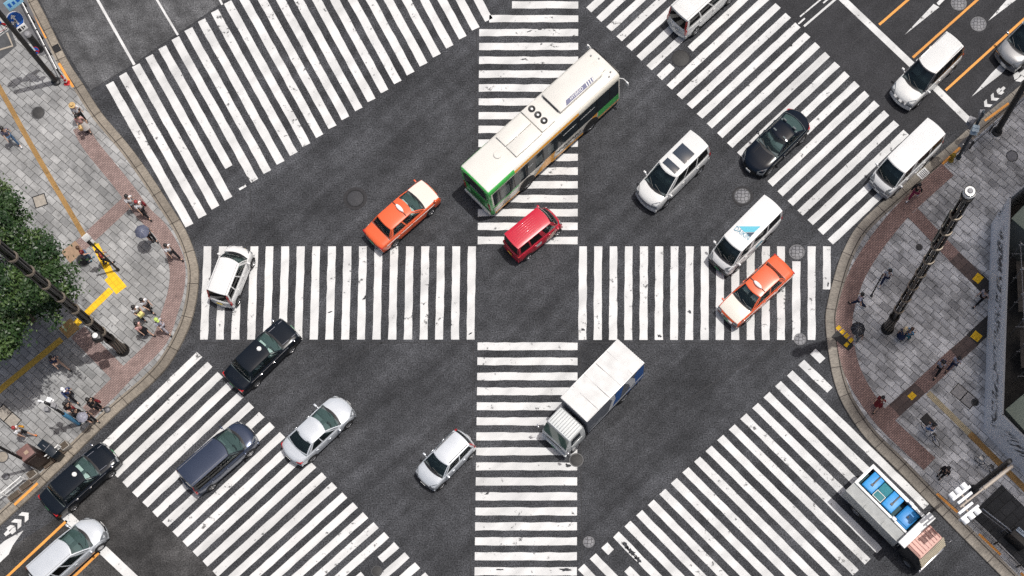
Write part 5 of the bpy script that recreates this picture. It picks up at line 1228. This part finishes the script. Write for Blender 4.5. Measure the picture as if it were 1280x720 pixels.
disc_sign(o, 19, 25, 5.0, .95, SD_, BLUE, M_PLATE, [(M_PLATE, arrow)], tilt=R(18))
plate_sign(o, 27, 35.5, 4.5, .62, .36, SD_, M_PLATE, [(M_BLACK, [rect(-.22, -.05, -.1, .1), rect(.02, .1, -.1, .1), rect(.14, .22, -.06, .06)])], tilt=R(18))
disc_sign(o, -2, 29, 5.2, .95, SD_, M_PLATE, SRED, [(SRED, [[(-.33, .24), (-.24, .33), (.33, -.24), (.24, -.33)]]), (BLUE, [rect(-.1, .16, -.12, .1)])], tilt=R(18))
plate_sign(o, 4, 39.5, 4.7, .75, .2, SD_, M_PLATE, [(M_BLACK, [rect(-.3, .3, -.02, .02)])], tilt=R(18))
plate_sign(o, 17, 3, 6.2, .95, .55, SD_, LBLUE, [(BLUE, [rect(-.35, -.2, -.12, .12), rect(-.1, .05, -.1, .08), rect(.15, .34, -.12, .1)])], tilt=R(18))
plate_sign(o, 37, 60, 2.95, .36, .62, SD_, M_PLATE, [(LBLUE, [rect(-.12, .12, -.2, .05)])], tilt=R(18))
disc_sign(o, 44, 63.5, 2.6, .46, SD_, BLUE, SRED, [(SRED, [[(-.17, .11), (-.11, .17), (.17, -.11), (.11, -.17)]])], tilt=R(18))
o = empty('cabinet', G(50, 62, SW)); tag(o, 'black round cabinet with domed top beside the sign post', 'cabinet')
mb = MB(); mb.lathe([(.23, 0), (.23, .06), (.20, .1), (.20, 1.45)], 20); mb.build('body', M_BLACK, o); mb = MB(); mb.lathe([(.21, 1.45), (.21, 1.5), (.15, 1.6), (.001, 1.65)], 20); mb.build('dome', M_GREY, o)
o = empty('pylon', G(84, 104, SW)); tag(o, 'red and white striped pylon at the end of upper left railing', 'pylon')
mb = MB(); mb.box((0, 0, .02), (.32, .32, .04), bev=.01); mb.lathe([(.11, .04), (.04, .75), (.001, .76)], 14); c_ = mb.build('cone', SRED, o)
for z0 in (.22, .48):
    mb = MB(); mb.lathe([(.118-.1*z0, z0), (.110-.1*(z0+.13), z0+.13)], 14, cap=False); mb.build('white_band', M_PLATE, c_)

def railing(label, pts, h=.8, m=M_BLACK, top=M_BLACK, grp='kerbside railings', step=1.6, bars=2):
    P = [G(*p, SW) for p in pts]; o = empty('railing', P[0]); tag(o, label, 'railing', grp); L0 = P[0]
    mb = MB(); mb.tube([p-L0+Vector((0, 0, h)) for p in P], .035, 6); mb.build('top_rail', top, o)
    for k in range(1, bars): mb = MB(); mb.tube([p-L0+Vector((0, 0, h*k/bars)) for p in P], .02, 5); mb.build('rail', m, o)
    for a, b in zip(P, P[1:]):
        n = max(1, round((b-a).length/step))
        for i in range(n+(1 if b is P[-1] else 0)):
            q = a.lerp(b, i/n)-L0; mb = MB(); mb.lathe([(.05, 0), (.05, h+.03), (.03, h+.06), (.001, h+.065)], 8, c=(q.x, q.y, 0)); mb.build('post', m, o)
    return o
railing('black railing with white top rail along the upper left kerb', [(-20, -95), (33, 8), (64, 68), (79, 97)], .8, M_BLACK, M_PLATE, step=1.2)
railing('white railing beside the planters at the lower left kerb', [(-40, 661), (34, 600)], .75, M_PLATE, M_PLATE); railing('white railing between kiosk and lower left kerb', [(48, 588), (80, 561)], .75, M_PLATE, M_PLATE)
railing('black and white railing along the upper right kerb', [(1212, 186), (1262, 142), (1330, 82)], .8, M_BLACK, M_STEEL)
railing('thin steel railing along the lower right kerb', [(1208, 647), (1243, 680), (1300, 738)], .8, M_BLACK, M_BLACK)
railing('thin railing round the dark entrance at lower right', [(1222, 641), (1252, 664), (1318, 728)], 1.0, M_GREY, M_STEEL, step=2)
# traffic signals
WSIG = mat('signal_white', (.82, .83, .84), .5)
def lamp_box(o, loc, rz, n=3, size=.33, hood=True, m=WSIG, lens=None, label_='signal_head'):
    """row of n lamps, hoods facing local +X"""
    M = Matrix.Translation(loc) @ Matrix.Rotation(rz, 4, 'Z')
    def add(mb, b): 
        o0 = len(mb.v); mb.v += [tuple(M @ Vector(v)) for v in b.v]; mb.f += [tuple(i+o0 for i in f) for f in b.f]; mb.m += b.m
    b = MB(); b.box((0, 0, 0), (.16, size*n, size+.04), bev=.04); mb = MB(); add(mb, b); h = mb.build(label_, m, o)
    for k in range(n):
        y = (k-(n-1)/2)*size
        b = MB(); rows = [[(x, y+size*.42*math.cos(a), size*.42*math.sin(a)) for a in [-.6+(math.pi+1.2)*j/12 for j in range(13)]] for x in (.08, .36)]; b.grid(rows); b.grid([[(p[0], y+(p[1]-y)*.93, p[2]*.93) for p in r] for r in rows], flip=True)
        mb = MB(); add(mb, b); mb.build('visor', m, h)
        b = MB(); b.lathe([(size*.38, .085), (.001, .10)], 14, M=Matrix.Translation((0, y, 0)) @ Matrix.Rotation(R(90), 4, 'Y'), cap=False); mb = MB(); add(mb, b); mb.build('lens', M_DARK, h)
    return h
def ped_head(o, loc, rz, m=WSIG, s=.9):
    M = Matrix.Translation(loc) @ Matrix.Rotation(rz, 4, 'Z') @ Matrix.Scale(s, 4); b = MB(); b.box((0, 0, 0), (.22, .42, .80), bev=.03); b.box((.2, 0, .32), (.24, .42, .03)); b.box((.2, 0, -.06), (.24, .42, .03)); mb = MB(); mb.v = [tuple(M @ Vector(v)) for v in b.v]; mb.f = b.f; mb.m = b.m; h = mb.build('pedestrian_signal', m, o)
    b = MB(); b.box((.115, 0, .16), (.01, .3, .28)); b.box((.115, 0, -.22), (.01, .3, .28)); mb = MB(); mb.v = [tuple(M @ Vector(v)) for v in b.v]; mb.f = b.f; mb.m = b.m; mb.build('lens', M_DARK, h)
o = post('signal_post', 'blue and black pedestrian signal post on the left pavement', 'traffic signal', 99, 530, 4.1, .09, M_BLACK, 'pedestrian signal posts')
mb = MB(); mb.lathe([(.13, .1), (.13, 1.9), (.10, 1.95)], 14); mb.build('blue_sleeve', mat('post_blue', (.06, .20, .34), .4), o)
ped_head(o, (-.02, .20, 3.5), R(70), s=.62); ped_head(o, (.20, -.02, 3.5), R(-10), M_GREY, s=.62); mb = MB(); mb.box((-.2, -.2, 3.4), (.25, .25, .35), bev=.04); mb.build('control_box', M_GREY, o); mb = MB(); mb.tube([(0, 0, 3.9), (-.3, .1, 4.0)], .04, 6); mb.box((-.34, .1, 4.0), (.2, .11, .10), bev=.03); mb.build('camera', WSIG, o)
o = post('signal_post', 'dark pedestrian signal post on the upper right kerb', 'traffic signal', 1198, 197, 5.0, .10, mat('post_navy', (.02, .035, .05), .4), 'pedestrian signal posts')
ped_head(o, (-.1, -.28, 3.6), R(-100), mat('signal_blue_white', (.42, .52, .58), .5)); ped_head(o, (-.22, .15, 3.5), R(150), M_GREY); mb = MB(); mb.box((.0, .1, 4.6), (.3, .3, .4), bev=.04); mb.build('control_box', M_GREY, o)
post('black_post', 'plain thick black post at the upper right edge', 'post', 1246, 165, 7.5, .19, M_BLACK)
post('thin_pole', 'thin black pole next to the person with grey backpack', 'pole', 1089, 370, 3.1, .045, M_BLACK)
o = post('signal_post', 'black post with white vehicle signals on an arm at lower right', 'traffic signal', 1217, 612, 6.4, .17, M_BLACK)
arm_root = Vector((.2, -.2, 6.15)); tip = G(1200, 634, 6.1)-o.location
mb = MB(); mb.tube([arm_root, arm_root.lerp(tip, .55)], .10, 8); mb.tube([arm_root.lerp(tip, .55), tip], .055, 8); mb.build('arm', mat('arm_beige', (.42, .36, .30), .5), o)
dv = (tip-arm_root).normalized(); sv_ = Vector((-dv.y, dv.x, 0)); ang = math.atan2(dv.y, dv.x)
for sg, t_ in ((1, .80), (-1, .80)):
    lamp_box(o, arm_root.lerp(tip, .86 if sg < 0 else .95)+sv_*sg*.52-Vector((0, 0, .05)), math.atan2(sv_.y*sg, sv_.x*sg), 3, .40)
    mb = MB(); c0 = arm_root.lerp(tip, .86 if sg < 0 else .95); mb.tube([c0, c0+sv_*sg*.5], .05, 6); mb.build('bracket', MATS['arm_beige'], o)
    mb = MB(); mb.box(c0+sv_*sg*.22, (.95, .16, .20), rz=ang, bev=.03); mb.build('mounting_bar', WSIG, o)
o = post('black_pole', 'black pole with slim control box at lower left corner', 'pole', 48, 584, 6.5, .09, M_BLACK)
mb = MB(); mb.box((-.02, .2, 1.0), (.42, .30, 1.0), bev=.03); mb.build('control_box', M_BLACK, o)
# kiosk, black box, planters
o = empty('kiosk', G(53, 577, SW), R(41)); tag(o, 'brown street kiosk near the lower left kerb', 'kiosk')
mb = MB(); mb.box((0, 0, .95), (.85, .75, 1.9), bev=.02); mb.build('body', mat('kiosk_dark', (.035, .020, .017), .5, var=.2, vscale=3), o)
mb = MB(); mb.box((0, 0, 1.95), (.80, .72, .10), bev=.02); mb.build('roof', mat('kiosk_roof', (.16, .085, .075), .6, var=.2, vscale=5), o); mb = MB(); mb.box((.05, -.05, 2.01), (.24, .2, .03)); mb.build('roof_plate', mat('kiosk_plate', (.33, .24, .17), .6), o)
mb = MB(); mb.box((0, -.385, 1.1), (.6, .02, 1.2)); mb.build('door', mat('kiosk_door', (.06, .04, .035), .5), o)
o = empty('street_cabinet', G(69, 566, SW), R(-38)); tag(o, 'low black street cabinet next to the brown kiosk', 'cabinet')
mb = MB(); mb.box((0, 0, .5), (1.15, .5, 1.0), bev=.05); mb.build('body', paint('cabinet_black', (.012, .018, .026), .4), o); mb = MB(); mb.box((0, 0, 1.01), (.02, .5, .02)); mb.box((-.2, 0, 1.01), (.2, .03, .02)); mb.build('lid_seam', M_GREY, o)
def planter(label, px, py, sx, sy, h, rz, m):
    o = empty('planter', G(px, py, SW), R(rz)); tag(o, label, 'planter', 'planters along the lower left kerb')
    mb = MB(); mb.box((0, 0, h/2), (sx, sy, h), bev=.03); mb.build('box', m, o); mb = MB(); mb.box((0, 0, h), (sx*.82, sy*.82, .03)); mb.build('soil', mat('soil', (.07, .055, .04), .9, var=.4, vscale=12), o)
ST = mat('planter_stone', (.30, .28, .25), .7, var=.15, vscale=5)
planter('grey stone planter nearest the black street cabinet', 84, 559, .5, .42, .42, 40, ST); planter('grey stone planter between the two white railings', 43.5, 594.5, .55, .45, .42, 40, ST)
for i, (px, py) in enumerate(((75, 568), (62, 579), (33, 607), (19, 620))):
    planter(('low brown planter by the kiosk, nearer the black cabinet', 'low brown planter by the kiosk, nearer the black pole', 'low brown planter below the grey stone planter', 'low brown planter lowest in the row by lower left railing')[i], px, py, .75, .3, .16, 40, mat('planter_brown', (.13, .095, .07), .7, var=.2, vscale=6))
# information sign post on the left
o = post('sign_post', 'slim black information post with white panels beside the red shirts', 'sign post', 148, 337.5, 3.9, .06, M_BLACK)
plate_sign(o, 108, 297, 3.75, .42, .40, R(-45), M_PLATE, tilt=R(20)); plate_sign(o, 113, 302, 3.35, .36, .42, R(-45), M_PLATE, [(M_BLACK, [rect(-.18, -.05, -.2, .2)])], tilt=R(20)); plate_sign(o, 117, 305.5, 3.0, .30, .16, R(-45), mat('sign_yellow', (.7, .55, .03), .5), tilt=R(20))
o = empty('hydrant', G(1188.5, 200.5, SW)); tag(o, 'yellow bronze hydrant at the end of the upper right orange kerb', 'hydrant')
HY = mat('hydrant_bronze', (.30, .20, .02), .45, .3); mb = MB(); mb.lathe([(.17, 0), (.17, .06), (.11, .1), (.11, .5), (.15, .55), (.12, .66), (.04, .72), (.001, .73)], 16); mb.build('body', HY, o)
for a in (.4, 2.5, 4.6): mb = MB(); mb.tube([(0, 0, .42), (.2*math.cos(a), .2*math.sin(a), .42)], .05, 8); mb.build('outlet', HY, o)

# ------------------------------------------------------------------ covers and grates
def coverm(name, c1, c2, sc):
    m = bpy.data.materials.new(name); t, b, N, L = nodes(m); tc = N.new('ShaderNodeTexCoord'); v = N.new('ShaderNodeTexVoronoi'); v.feature = 'DISTANCE_TO_EDGE'; v.inputs['Scale'].default_value = sc; v.inputs['Randomness'].default_value = .35; L.new(tc.outputs['Object'], v.inputs['Vector'])
    r = N.new('ShaderNodeMapRange'); r.inputs[1].default_value = .05; r.inputs[2].default_value = .12; L.new(v.outputs['Distance'], r.inputs[0]); mx = N.new('ShaderNodeMix'); mx.data_type = 'RGBA'; L.new(r.outputs[0], mx.inputs[0]); mx.inputs[6].default_value = (*c1, 1); mx.inputs[7].default_value = (*c2, 1); L.new(mx.outputs[2], b.inputs['Base Color']); b.inputs['Roughness'].default_value = .6; return m
CV_L = coverm('cover_pale', (.025, .025, .028), (.19, .19, .20), 4.6); CV_M = coverm('cover_mid', (.03, .03, .034), (.19, .19, .20), 5); CV_D = mat('cover_dark', (.035, .034, .033), .7, var=.25, vscale=6); CV_P = mat('patched_asphalt', (.028, .027, .029), .9, var=.3, vscale=9)
def cover(label, px, py, r, m, rim=None, z=.013, ring=0, grp='manhole covers'):
    p = G(px, py, z); o = empty('manhole_cover', p); tag(o, label, 'manhole cover', grp)
    mb = MB(); mb.lathe([(r, 0), (r-.01, .006), (.001, .006)], 28, cap=False); mb.build('lid', m, o)
    mb = MB(); mb.lathe([(r+.06, 0), (r+.06, .004), (r+.005, .004)], 28, cap=False); mb.build('rim', rim or M_IRON, o)
    if ring: mb = MB(); mb.lathe([(ring, 0), (ring-.01, .002), (r+.07, .002)], 28, cap=False); mb.build('surround', CV_P, o)
PALE = mat('pale_iron', (.13, .13, .135), .6)
cover('faint dark manhole cover ringed by patched asphalt left of the orange taxi', 444, 248, .47, mat('lid_charcoal', (.040, .040, .044), .8, var=.4, vscale=12), mat('patch_rim', (.016, .016, .017), .9), ring=.70)
cover('pale patterned manhole cover above the van with blue emblem', 928, 245, .44, CV_L, ring=.62); cover('pale patterned manhole cover on the right zebra crossing', 996, 315, .40, CV_L, PALE); cover('small pale manhole cover at right zebra lower edge', 1000, 424, .30, CV_L, PALE)
cover('thin ringed manhole cover in front of the white lorry', 720.5, 575, .35, CV_D, mat('worn_rim', (.10, .10, .10), .7)); cover('small pale manhole cover beside the bottom zebra crossing', 736, 677.5, .27, CV_L, PALE)
cover('grey manhole cover at the top edge between orange lines', 1198.5, 4, .42, CV_M, PALE); cover('grey manhole cover between orange lines right of the arrow', 1223, 30, .42, CV_M, PALE)
cover('dark patched manhole cover on the upper right zebra crossing', 851, 73, .5, CV_D, CV_P); cover('small black manhole cover near lower left zebra edge', 471, 714, .26, CV_D)
cover('round black cover on the upper left pavement', 47.5, 141, .34, CV_D, z=SW+.004); cover('round black cover between the maroon shirt and the tree', 104, 325.5, .36, mat('cover_black', (.016, .016, .016), .7), z=SW+.01)
cover('small grey cover beside the grey umbrella group', 134, 512, .14, CV_M, z=SW+.01); cover('small black cover on pavement near the hoarding', 1219, 503, .17, MATS['cover_black'], z=SW+.004); cover('faint ring cover on the upper right pavement', 1265, 195, .3, mat('cover_stone', (.2, .2, .21), .8, var=.2, vscale=6), z=SW+.004); cover('small dark grey cover left of the right mast', 1149, 309, .15, CV_D, z=SW+.004)
cover('small ring cover at the far lower left pavement', 7.5, 595.5, .16, CV_M, z=SW+.004); cover('tiny grey cover beside the left edge at bottom', 3, 571, .3, mat('cover_tan', (.25, .22, .18), .8, var=.2, vscale=6), z=SW+.004)
def grate(label, px, py, sx, sy, rz, m, frame=M_IRON, z=.15, bars=6, cat='drain grate', name='drain_grate'):
    o = empty(name, G(px, py, z), R(rz)); tag(o, label, cat)
    mb = MB(); mb.box((0, 0, .003), (sx, sy, .006)); mb.build('pan', m, o); mb = MB()
    for k in range(bars): mb.box((-sx/2+sx*(k+.5)/bars, 0, .012), (sx/bars*.4, sy*.95, .012))
    for s in (-1, 1): mb.box((s*sx/2, 0, .011), (.04, sy+.04, .018)); mb.box((0, s*sy/2, .0115), (sx, .04, .018))
    mb.build('bars', frame, o)
grate('square black drain grate in the upper left kerb', 71, 60.5, .44, .36, -60, M_DARK, M_BLACK); grate('pale steel drain grate in the right kerb beside the white van', 1154, 217, .62, .42, 42, CV_M, M_STEEL)
for lab, px, py, n, rz in (('pair of framed stone covers on the lower right pavement', 1205, 495, 2, 48), ('pair of framed stone covers at the lower left pavement', 10, 521, 2, 50), ('framed stone cover beside the tree on left pavement', 50, 251, 1, -70)):
    o = empty('utility_cover', G(px, py, SW+.003), R(rz)); tag(o, lab, 'utility cover'); mt = M_PAVE_R if px > 600 else M_PAVE_L
    for k in range(n):
        yy = (k-(n-1)/2)*.72; mb = MB()
        for s in (-1, 1): mb.box((s*.36, yy, .006), (.05, .77, .012)); mb.box((0, yy+s*.36, .0065), (.72, .05, .012))
        mb.build('frame', M_BLACK, o); mb = MB(); mb.box((0, yy, .002), (.66, .66, .006)); mb.build('infill', mat('cover_slab_dark', (.34, .33, .32), .8, var=.2, vscale=5) if px > 600 else mat('cover_slab_tan', (.30, .27, .23), .8, var=.2, vscale=5), o)
o = empty('utility_cover', G(1208, 180, SW+.006), R(42)); tag(o, 'dark slate utility cover plate by the upper right signal post', 'utility cover'); mb = MB(); mb.box((0, 0, .004), (.85, .6, .008)); mb.build('plate', mat('slate_plate', (.05, .055, .065), .5, var=.15, vscale=4), o); mb = MB(); mb.box((-.15, .1, .011), (.07, .07, .006)); mb.box((.2, -.1, .011), (.07, .07, .006)); mb.build('keyhole', M_STEEL, o)
# sunken entrance slab upper left, dark paving lower right
sheet('dark_paving', gz([(-40, -60), (14, -50), (36, 6), (64, 64), (52, 70), (22, 50), (8, 22), (-40, 40)], SW), SW+.0045, mat('dark_granite_strip', (.10, .10, .105), .8, var=.2, vscale=3))
sheet('dark_paving', gz([(-40, 45), (-10, 22), (8, 22), (21, 57), (4, 72), (-40, 100)], SW), SW+.005, mat('dark_asphalt_slab', (.06, .062, .066), .8, var=.25, vscale=3))
band('stone_edging', [(-12, 66), (16, 57.5), (9, 41)], .12, mat('beige_edging', (.33, .29, .24), .8), smooth=False)
sheet('dark_paving', gz([(1214, 643), (1252, 606), (1340, 690), (1330, 760), (1296, 726)], SW), SW+.005, paving('black_granite_paving', (.045, .047, .05), (.03, .032, .034), (.01, .01, .01), .9, .6, R(41), bump=.1))
o = empty('entrance_sign', G(1268, 676, SW), R(-43)); tag(o, 'pale blue sign panel on a black box at lower right', 'sign')
mb = MB(); mb.box((0, 0, .6), (1.15, .6, 1.2), bev=.03); mb.build('box', M_BLACK, o); mb = MB(); mb.box((.05, .18, 1.24), (1.05, .26, .05), bev=.01); d = mb.build('panel', mat('panel_blue_grey', (.40, .48, .55), .5), o); mb = MB(); random.seed(5)
for k in range(11): mb.box((-.42+.09*k, .18+random.uniform(-.03, .03), 1.267), (.05, random.uniform(.06, .16), .006))
mb.build('panel_lettering', mat('panel_ink', (.04, .06, .10), .6), d)

# ------------------------------------------------------------------ tree
MASTP = G(154, 438, SW)
def tree(label, px, py, zc, rad, rz_, seed, nclus=170, per=95, pit=True):
    random.seed(seed); base = G(px, py, SW); o = empty('street_tree', base); tag(o, label, 'tree')
    mb = MB(); mb.tube([(0, 0, -.05), (.05, .02, 1.2), (0, .05, 2.6), (.08, -.03, 4.0), (0, 0, 6.0)], .24, 10, r1=.10)
    limbs = []
    for k in range(11):
        a = k*2.4+random.uniform(-.3, .3); z0 = 2.6+.3*k*.9; e = Vector((math.cos(a)*rad*.72, math.sin(a)*rad*.72, z0+1.7)); mid = Vector((math.cos(a)*rad*.35, math.sin(a)*rad*.35, z0+1.1))
        mb.tube([(0, 0, z0), mid, e], .10, 6, r1=.03); limbs += [mid, e]
    mb.build('trunk', mat('bark', (.10, .075, .055), .9, var=.3, vscale=8), o)
    lv = MB()
    lobes = []
    for k in range(15):
        a = k*2.399; rr = rad*math.sqrt((k+.4)/15)*.80; lobes.append((Vector((math.cos(a)*rr, math.sin(a)*rr, zc+rz_*.55*(1-(rr/rad)**2)+random.uniform(-.5, .4))), random.uniform(1.0, 1.6)))
    for c in range(nclus):
        lc, lr = random.choice(lobes)
        d = Vector((random.gauss(0, 1), random.gauss(0, 1), random.gauss(.25, .8))).normalized()*lr*random.uniform(.45, 1.08); cc = lc+Vector((d.x, d.y, d.z*.75)); cr = random.uniform(.30, .62); mi = random.choice((0, 0, 1, 1, 2))
        for j in range(per):
            q = cc+Vector((random.gauss(0, cr*.55), random.gauss(0, cr*.55), random.gauss(0, cr*.32))); s = random.uniform(.042, .085)
            gp = Vector((base.x+q.x, base.y+q.y, 0)); mr = Vector((MASTP.x, MASTP.y, 0)); mu_ = mr.normalized()
            if gp.dot(mu_) < mr.length+.4 and abs(gp.x*mu_.y-gp.y*mu_.x) < .75: continue      # pruned clear of the lamp mast
            n = Vector((random.gauss(0, .6), random.gauss(0, .6), 1)).normalized(); a1 = n.orthogonal().normalized(); a1.rotate(Matrix.Rotation(random.uniform(0, 6.28), 3, n)); a2 = n.cross(a1)
            lv.poly([q-a1*s*1.5, q+a2*s*.75, q+a1*s*1.5, q-a2*s*.75], mi)
    crown = lv.build('crown', [mat('leaf_mid', (.026, .056, .014), .45, spec=.45), mat('leaf_dark', (.016, .040, .011), .45, spec=.45), mat('leaf_light', (.055, .095, .024), .45, spec=.45)], o, False)
    return o
tree('leafy dark green street tree at the left edge behind the mast', 40, 400, 5.7, 5.5, 2.7, 11, 680, 150)

# ------------------------------------------------------------------ right hand hoarding and site
hp = [(1320, 212), (1239, 279.5), (1234, 410), (1229.5, 540), (1300, 612)]
HPW = [G(*p, SW) for p in hp]; o = empty('hoarding', HPW[1]); tag(o, 'pale blue grey site hoarding printed with a dark sketch', 'hoarding')
def hoardm():
    m = bpy.data.materials.new('hoarding_print'); t, b, N, L = nodes(m); b.inputs['Roughness'].default_value = .5
    uv = N.new('ShaderNodeUVMap'); sx = N.new('ShaderNodeSeparateXYZ'); L.new(uv.outputs[0], sx.inputs[0])
    mp = rotscale(N, L, uv.outputs[0], R(52), (.9, 4.5, 1))
    n = N.new('ShaderNodeTexNoise'); n.inputs['Scale'].default_value = 1.0; n.inputs['Detail'].default_value = 7; n.inputs['Roughness'].default_value = .75; L.new(mp.outputs[0], n.inputs['Vector'])
    n2 = N.new('ShaderNodeTexNoise'); n2.inputs['Scale'].default_value = .55; n2.inputs['Detail'].default_value = 2; L.new(uv.outputs[0], n2.inputs['Vector'])
    # printed band between 1.35 and 2.6 m of the panel's height
    a = N.new('ShaderNodeMapRange'); a.inputs[1].default_value = 1.25; a.inputs[2].default_value = 1.45; L.new(sx.outputs[1], a.inputs[0])
    c = N.new('ShaderNodeMapRange'); c.inputs[1].default_value = 2.7; c.inputs[2].default_value = 2.3; L.new(sx.outputs[1], c.inputs[0])
    s1 = N.new('ShaderNodeMapRange'); s1.inputs[1].default_value = .49; s1.inputs[2].default_value = .51; L.new(n.outputs['Fac'], s1.inputs[0])
    s2 = N.new('ShaderNodeMapRange'); s2.inputs[1].default_value = .36; s2.inputs[2].default_value = .5; L.new(n2.outputs['Fac'], s2.inputs[0])
    f = None
    for x in (a, c, s1, s2):
        if f is None: f = x.outputs[0]
        else: k = N.new('ShaderNodeMath'); k.operation = 'MULTIPLY'; L.new(f, k.inputs[0]); L.new(x.outputs[0], k.inputs[1]); f = k.outputs[0]
    mx = N.new('ShaderNodeMix'); mx.data_type = 'RGBA'; L.new(f, mx.inputs[0]); mx.inputs[6].default_value = (.86, .87, .88, 1); mx.inputs[7].default_value = (.06, .065, .07, 1); L.new(mx.outputs[2], b.inputs['Base Color']); return m
HM = hoardm(); HS = mat('hoarding_back', (.3, .31, .32), .6)
for i in range(4):
    a, b = HPW[i]-HPW[1], HPW[i+1]-HPW[1]; d = (b-a).normalized(); nrm = Vector((-d.y, d.x, 0)); ln_ = (b-a).length
    if i in (1, ): pass
    me = bpy.data.meshes.new('panel'); t_ = .10
    vs_ = [a, b, b+Vector((0, 0, 3.3)), a+Vector((0, 0, 3.3))]; bk = [v+nrm*t_ for v in vs_]
    me.from_pydata([tuple(v) for v in vs_+bk], [], [(0, 1, 2, 3), (5, 4, 7, 6), (3, 2, 6, 7), (1, 0, 4, 5), (0, 3, 7, 4), (2, 1, 5, 6)]); u = me.uv_layers.new(name='UVMap')
    cv = [(0, 0), (ln_, 0), (ln_, 3.3), (0, 3.3)]
    for li_ in range(4): u.data[li_].uv = (cv[li_][0]+i*13, cv[li_][1])
    me.materials.append(HM); me.materials.append(HS)
    for k in range(1, 6): me.polygons[k].material_index = 1
    q = bpy.data.objects.new('panel', me); COL.objects.link(q); q.parent = o
site = sheet('site_ground', [(p.x+.15, p.y, SW+.003) for p in [HPW[1], HPW[2], HPW[3]]]+[tuple(HPW[4]), tuple(HPW[0])], SW+.006, mat('site_soil', (.035, .034, .033), .9, var=.4, vscale=2))
ROOFM = mat('green_grey_roof', (.20, .24, .19), .6, var=.12, vscale=1.2)
def cabin(label, px, py, z, sx, sy, rz, cx, cy):
    c = G(px, py, z); Mr = Matrix.Rotation(R(rz), 3, 'Z'); ctr = c+Mr @ Vector((sx/2*cx, sy/2*cy, 0)); o = empty('site_cabin', (ctr.x, ctr.y, SW), R(rz)); tag(o, label, 'cabin', 'green grey roofed cabins inside the hoarding')
    mb = MB(); mb.box((0, 0, (z-.2)/2), (sx-.2, sy-.2, z-.2)); mb.build('wall', mat('cabin_wall', (.22, .24, .22), .6), o)
    mb = MB(); mb.box((0, 0, z-.2), (sx, sy, .14), bev=.02); r_ = mb.build('roof', ROOFM, o)
    mb = MB()
    for k in range(1, int(sx/1.3)): mb.box((-sx/2+1.3*k, 0, z-.12), (.04, sy, .035))
    mb.box((0, 0, z-.118), (sx, .07, .05)); mb.build('roof_seam', mat('roof_seam', (.08, .095, .08), .6), r_)
cabin('green grey cabin roof at the upper end of the hoarding', 1264, 273, 3.2, 6, 5, 46, 1, -1); cabin('green grey cabin roof at the lower end of the hoarding', 1256.5, 512, 3.0, 6, 5, 40, 1, -1)
o = empty('scaffold', G(1262, 400, SW)); tag(o, 'steel tube scaffold inside the hoarding', 'scaffold')
for k in range(6):
    for x in (0, 1.3):
        mb = MB(); mb.tube([(x, (k-2.6)*1.45, 0), (x, (k-2.6)*1.45, 2.6)], .03, 6); mb.build('standard', M_STEEL, o)
for k in range(6):
    for z in (1.2, 2.4): mb = MB(); mb.tube([(-.1, (k-2.6)*1.45, z), (1.5, (k-2.6)*1.45, z)], .025, 6); mb.build('transom', M_STEEL if z > 2 else M_GREY, o)
for x in (0, 1.3): mb = MB(); mb.tube([(x, -4, 2.4), (x, 3.7, 2.4)], .025, 6); mb.build('ledger', M_GREY, o)
mb = MB(); mb.box((.3, -1.1, 2.5), (.22, .8, .05)); mb.build('deck_board', M_PLATE, o); mb = MB(); mb.box((.65, 1.5, 1.25), (1.1, 3.0, .05)); mb.box((.65, -2.2, 1.25), (1.1, 2.2, .05)); mb.build('deck', mat('deck_dark', (.05, .045, .04), .8, var=.3, vscale=5), o)
# unseen tower, added outside the frame and outlined to shade the right pavement
BH = 82.0; sh = Vector((SUN_DIR.x, SUN_DIR.y, 0))*BH/math.tan(SUN_EL)
bp_ = [G(*p)+sh for p in ((1064, 292), (1047, 400), (1062, 520), (1120, 578), (1255, 712), (1340, 780), (1340, 60), (1228, 152))]
o = empty('added_shade_tower', (0, 0, 0)); tag(o, 'slender grey tower added out of view to shade the right pavement', 'building')
mb = MB(); mb.prism([(p.x, p.y) for p in bp_], 0, BH); mb.build('wall', mat('shade_tower_stone', (.40, .39, .38), .7, var=.1, vscale=.5), o, False)
cen = sum((Vector(p) for p in bp_), Vector())/8
mb = MB(); mb.prism([tuple((cen+(p-cen)*.985).to_2d()) for p in bp_], BH, BH+.5); mb.build('roof', mat('roof_grey', (.3, .3, .3), .8), o, False)
for f in range(19):
    for a, b in ((0, 1), (1, 2), (2, 3), (3, 4), (7, 0)):
        A_, B_ = bp_[a], bp_[b]; d = (B_-A_).normalized(); n = Vector((d.y, -d.x, 0)); n = n if n.dot(A_-cen) > 0 else -n; c = (A_+B_)/2+n*.02
        mb = MB(); mb.box((c.x, c.y, 5.5+4.0*f+1.0), ((B_-A_).length-.8, .10, 2.2), rz=math.atan2(d.y, d.x)); mb.build('ribbon_window', mat('shade_tower_glass', (.03, .045, .05), .08, coat=.5), o, False)
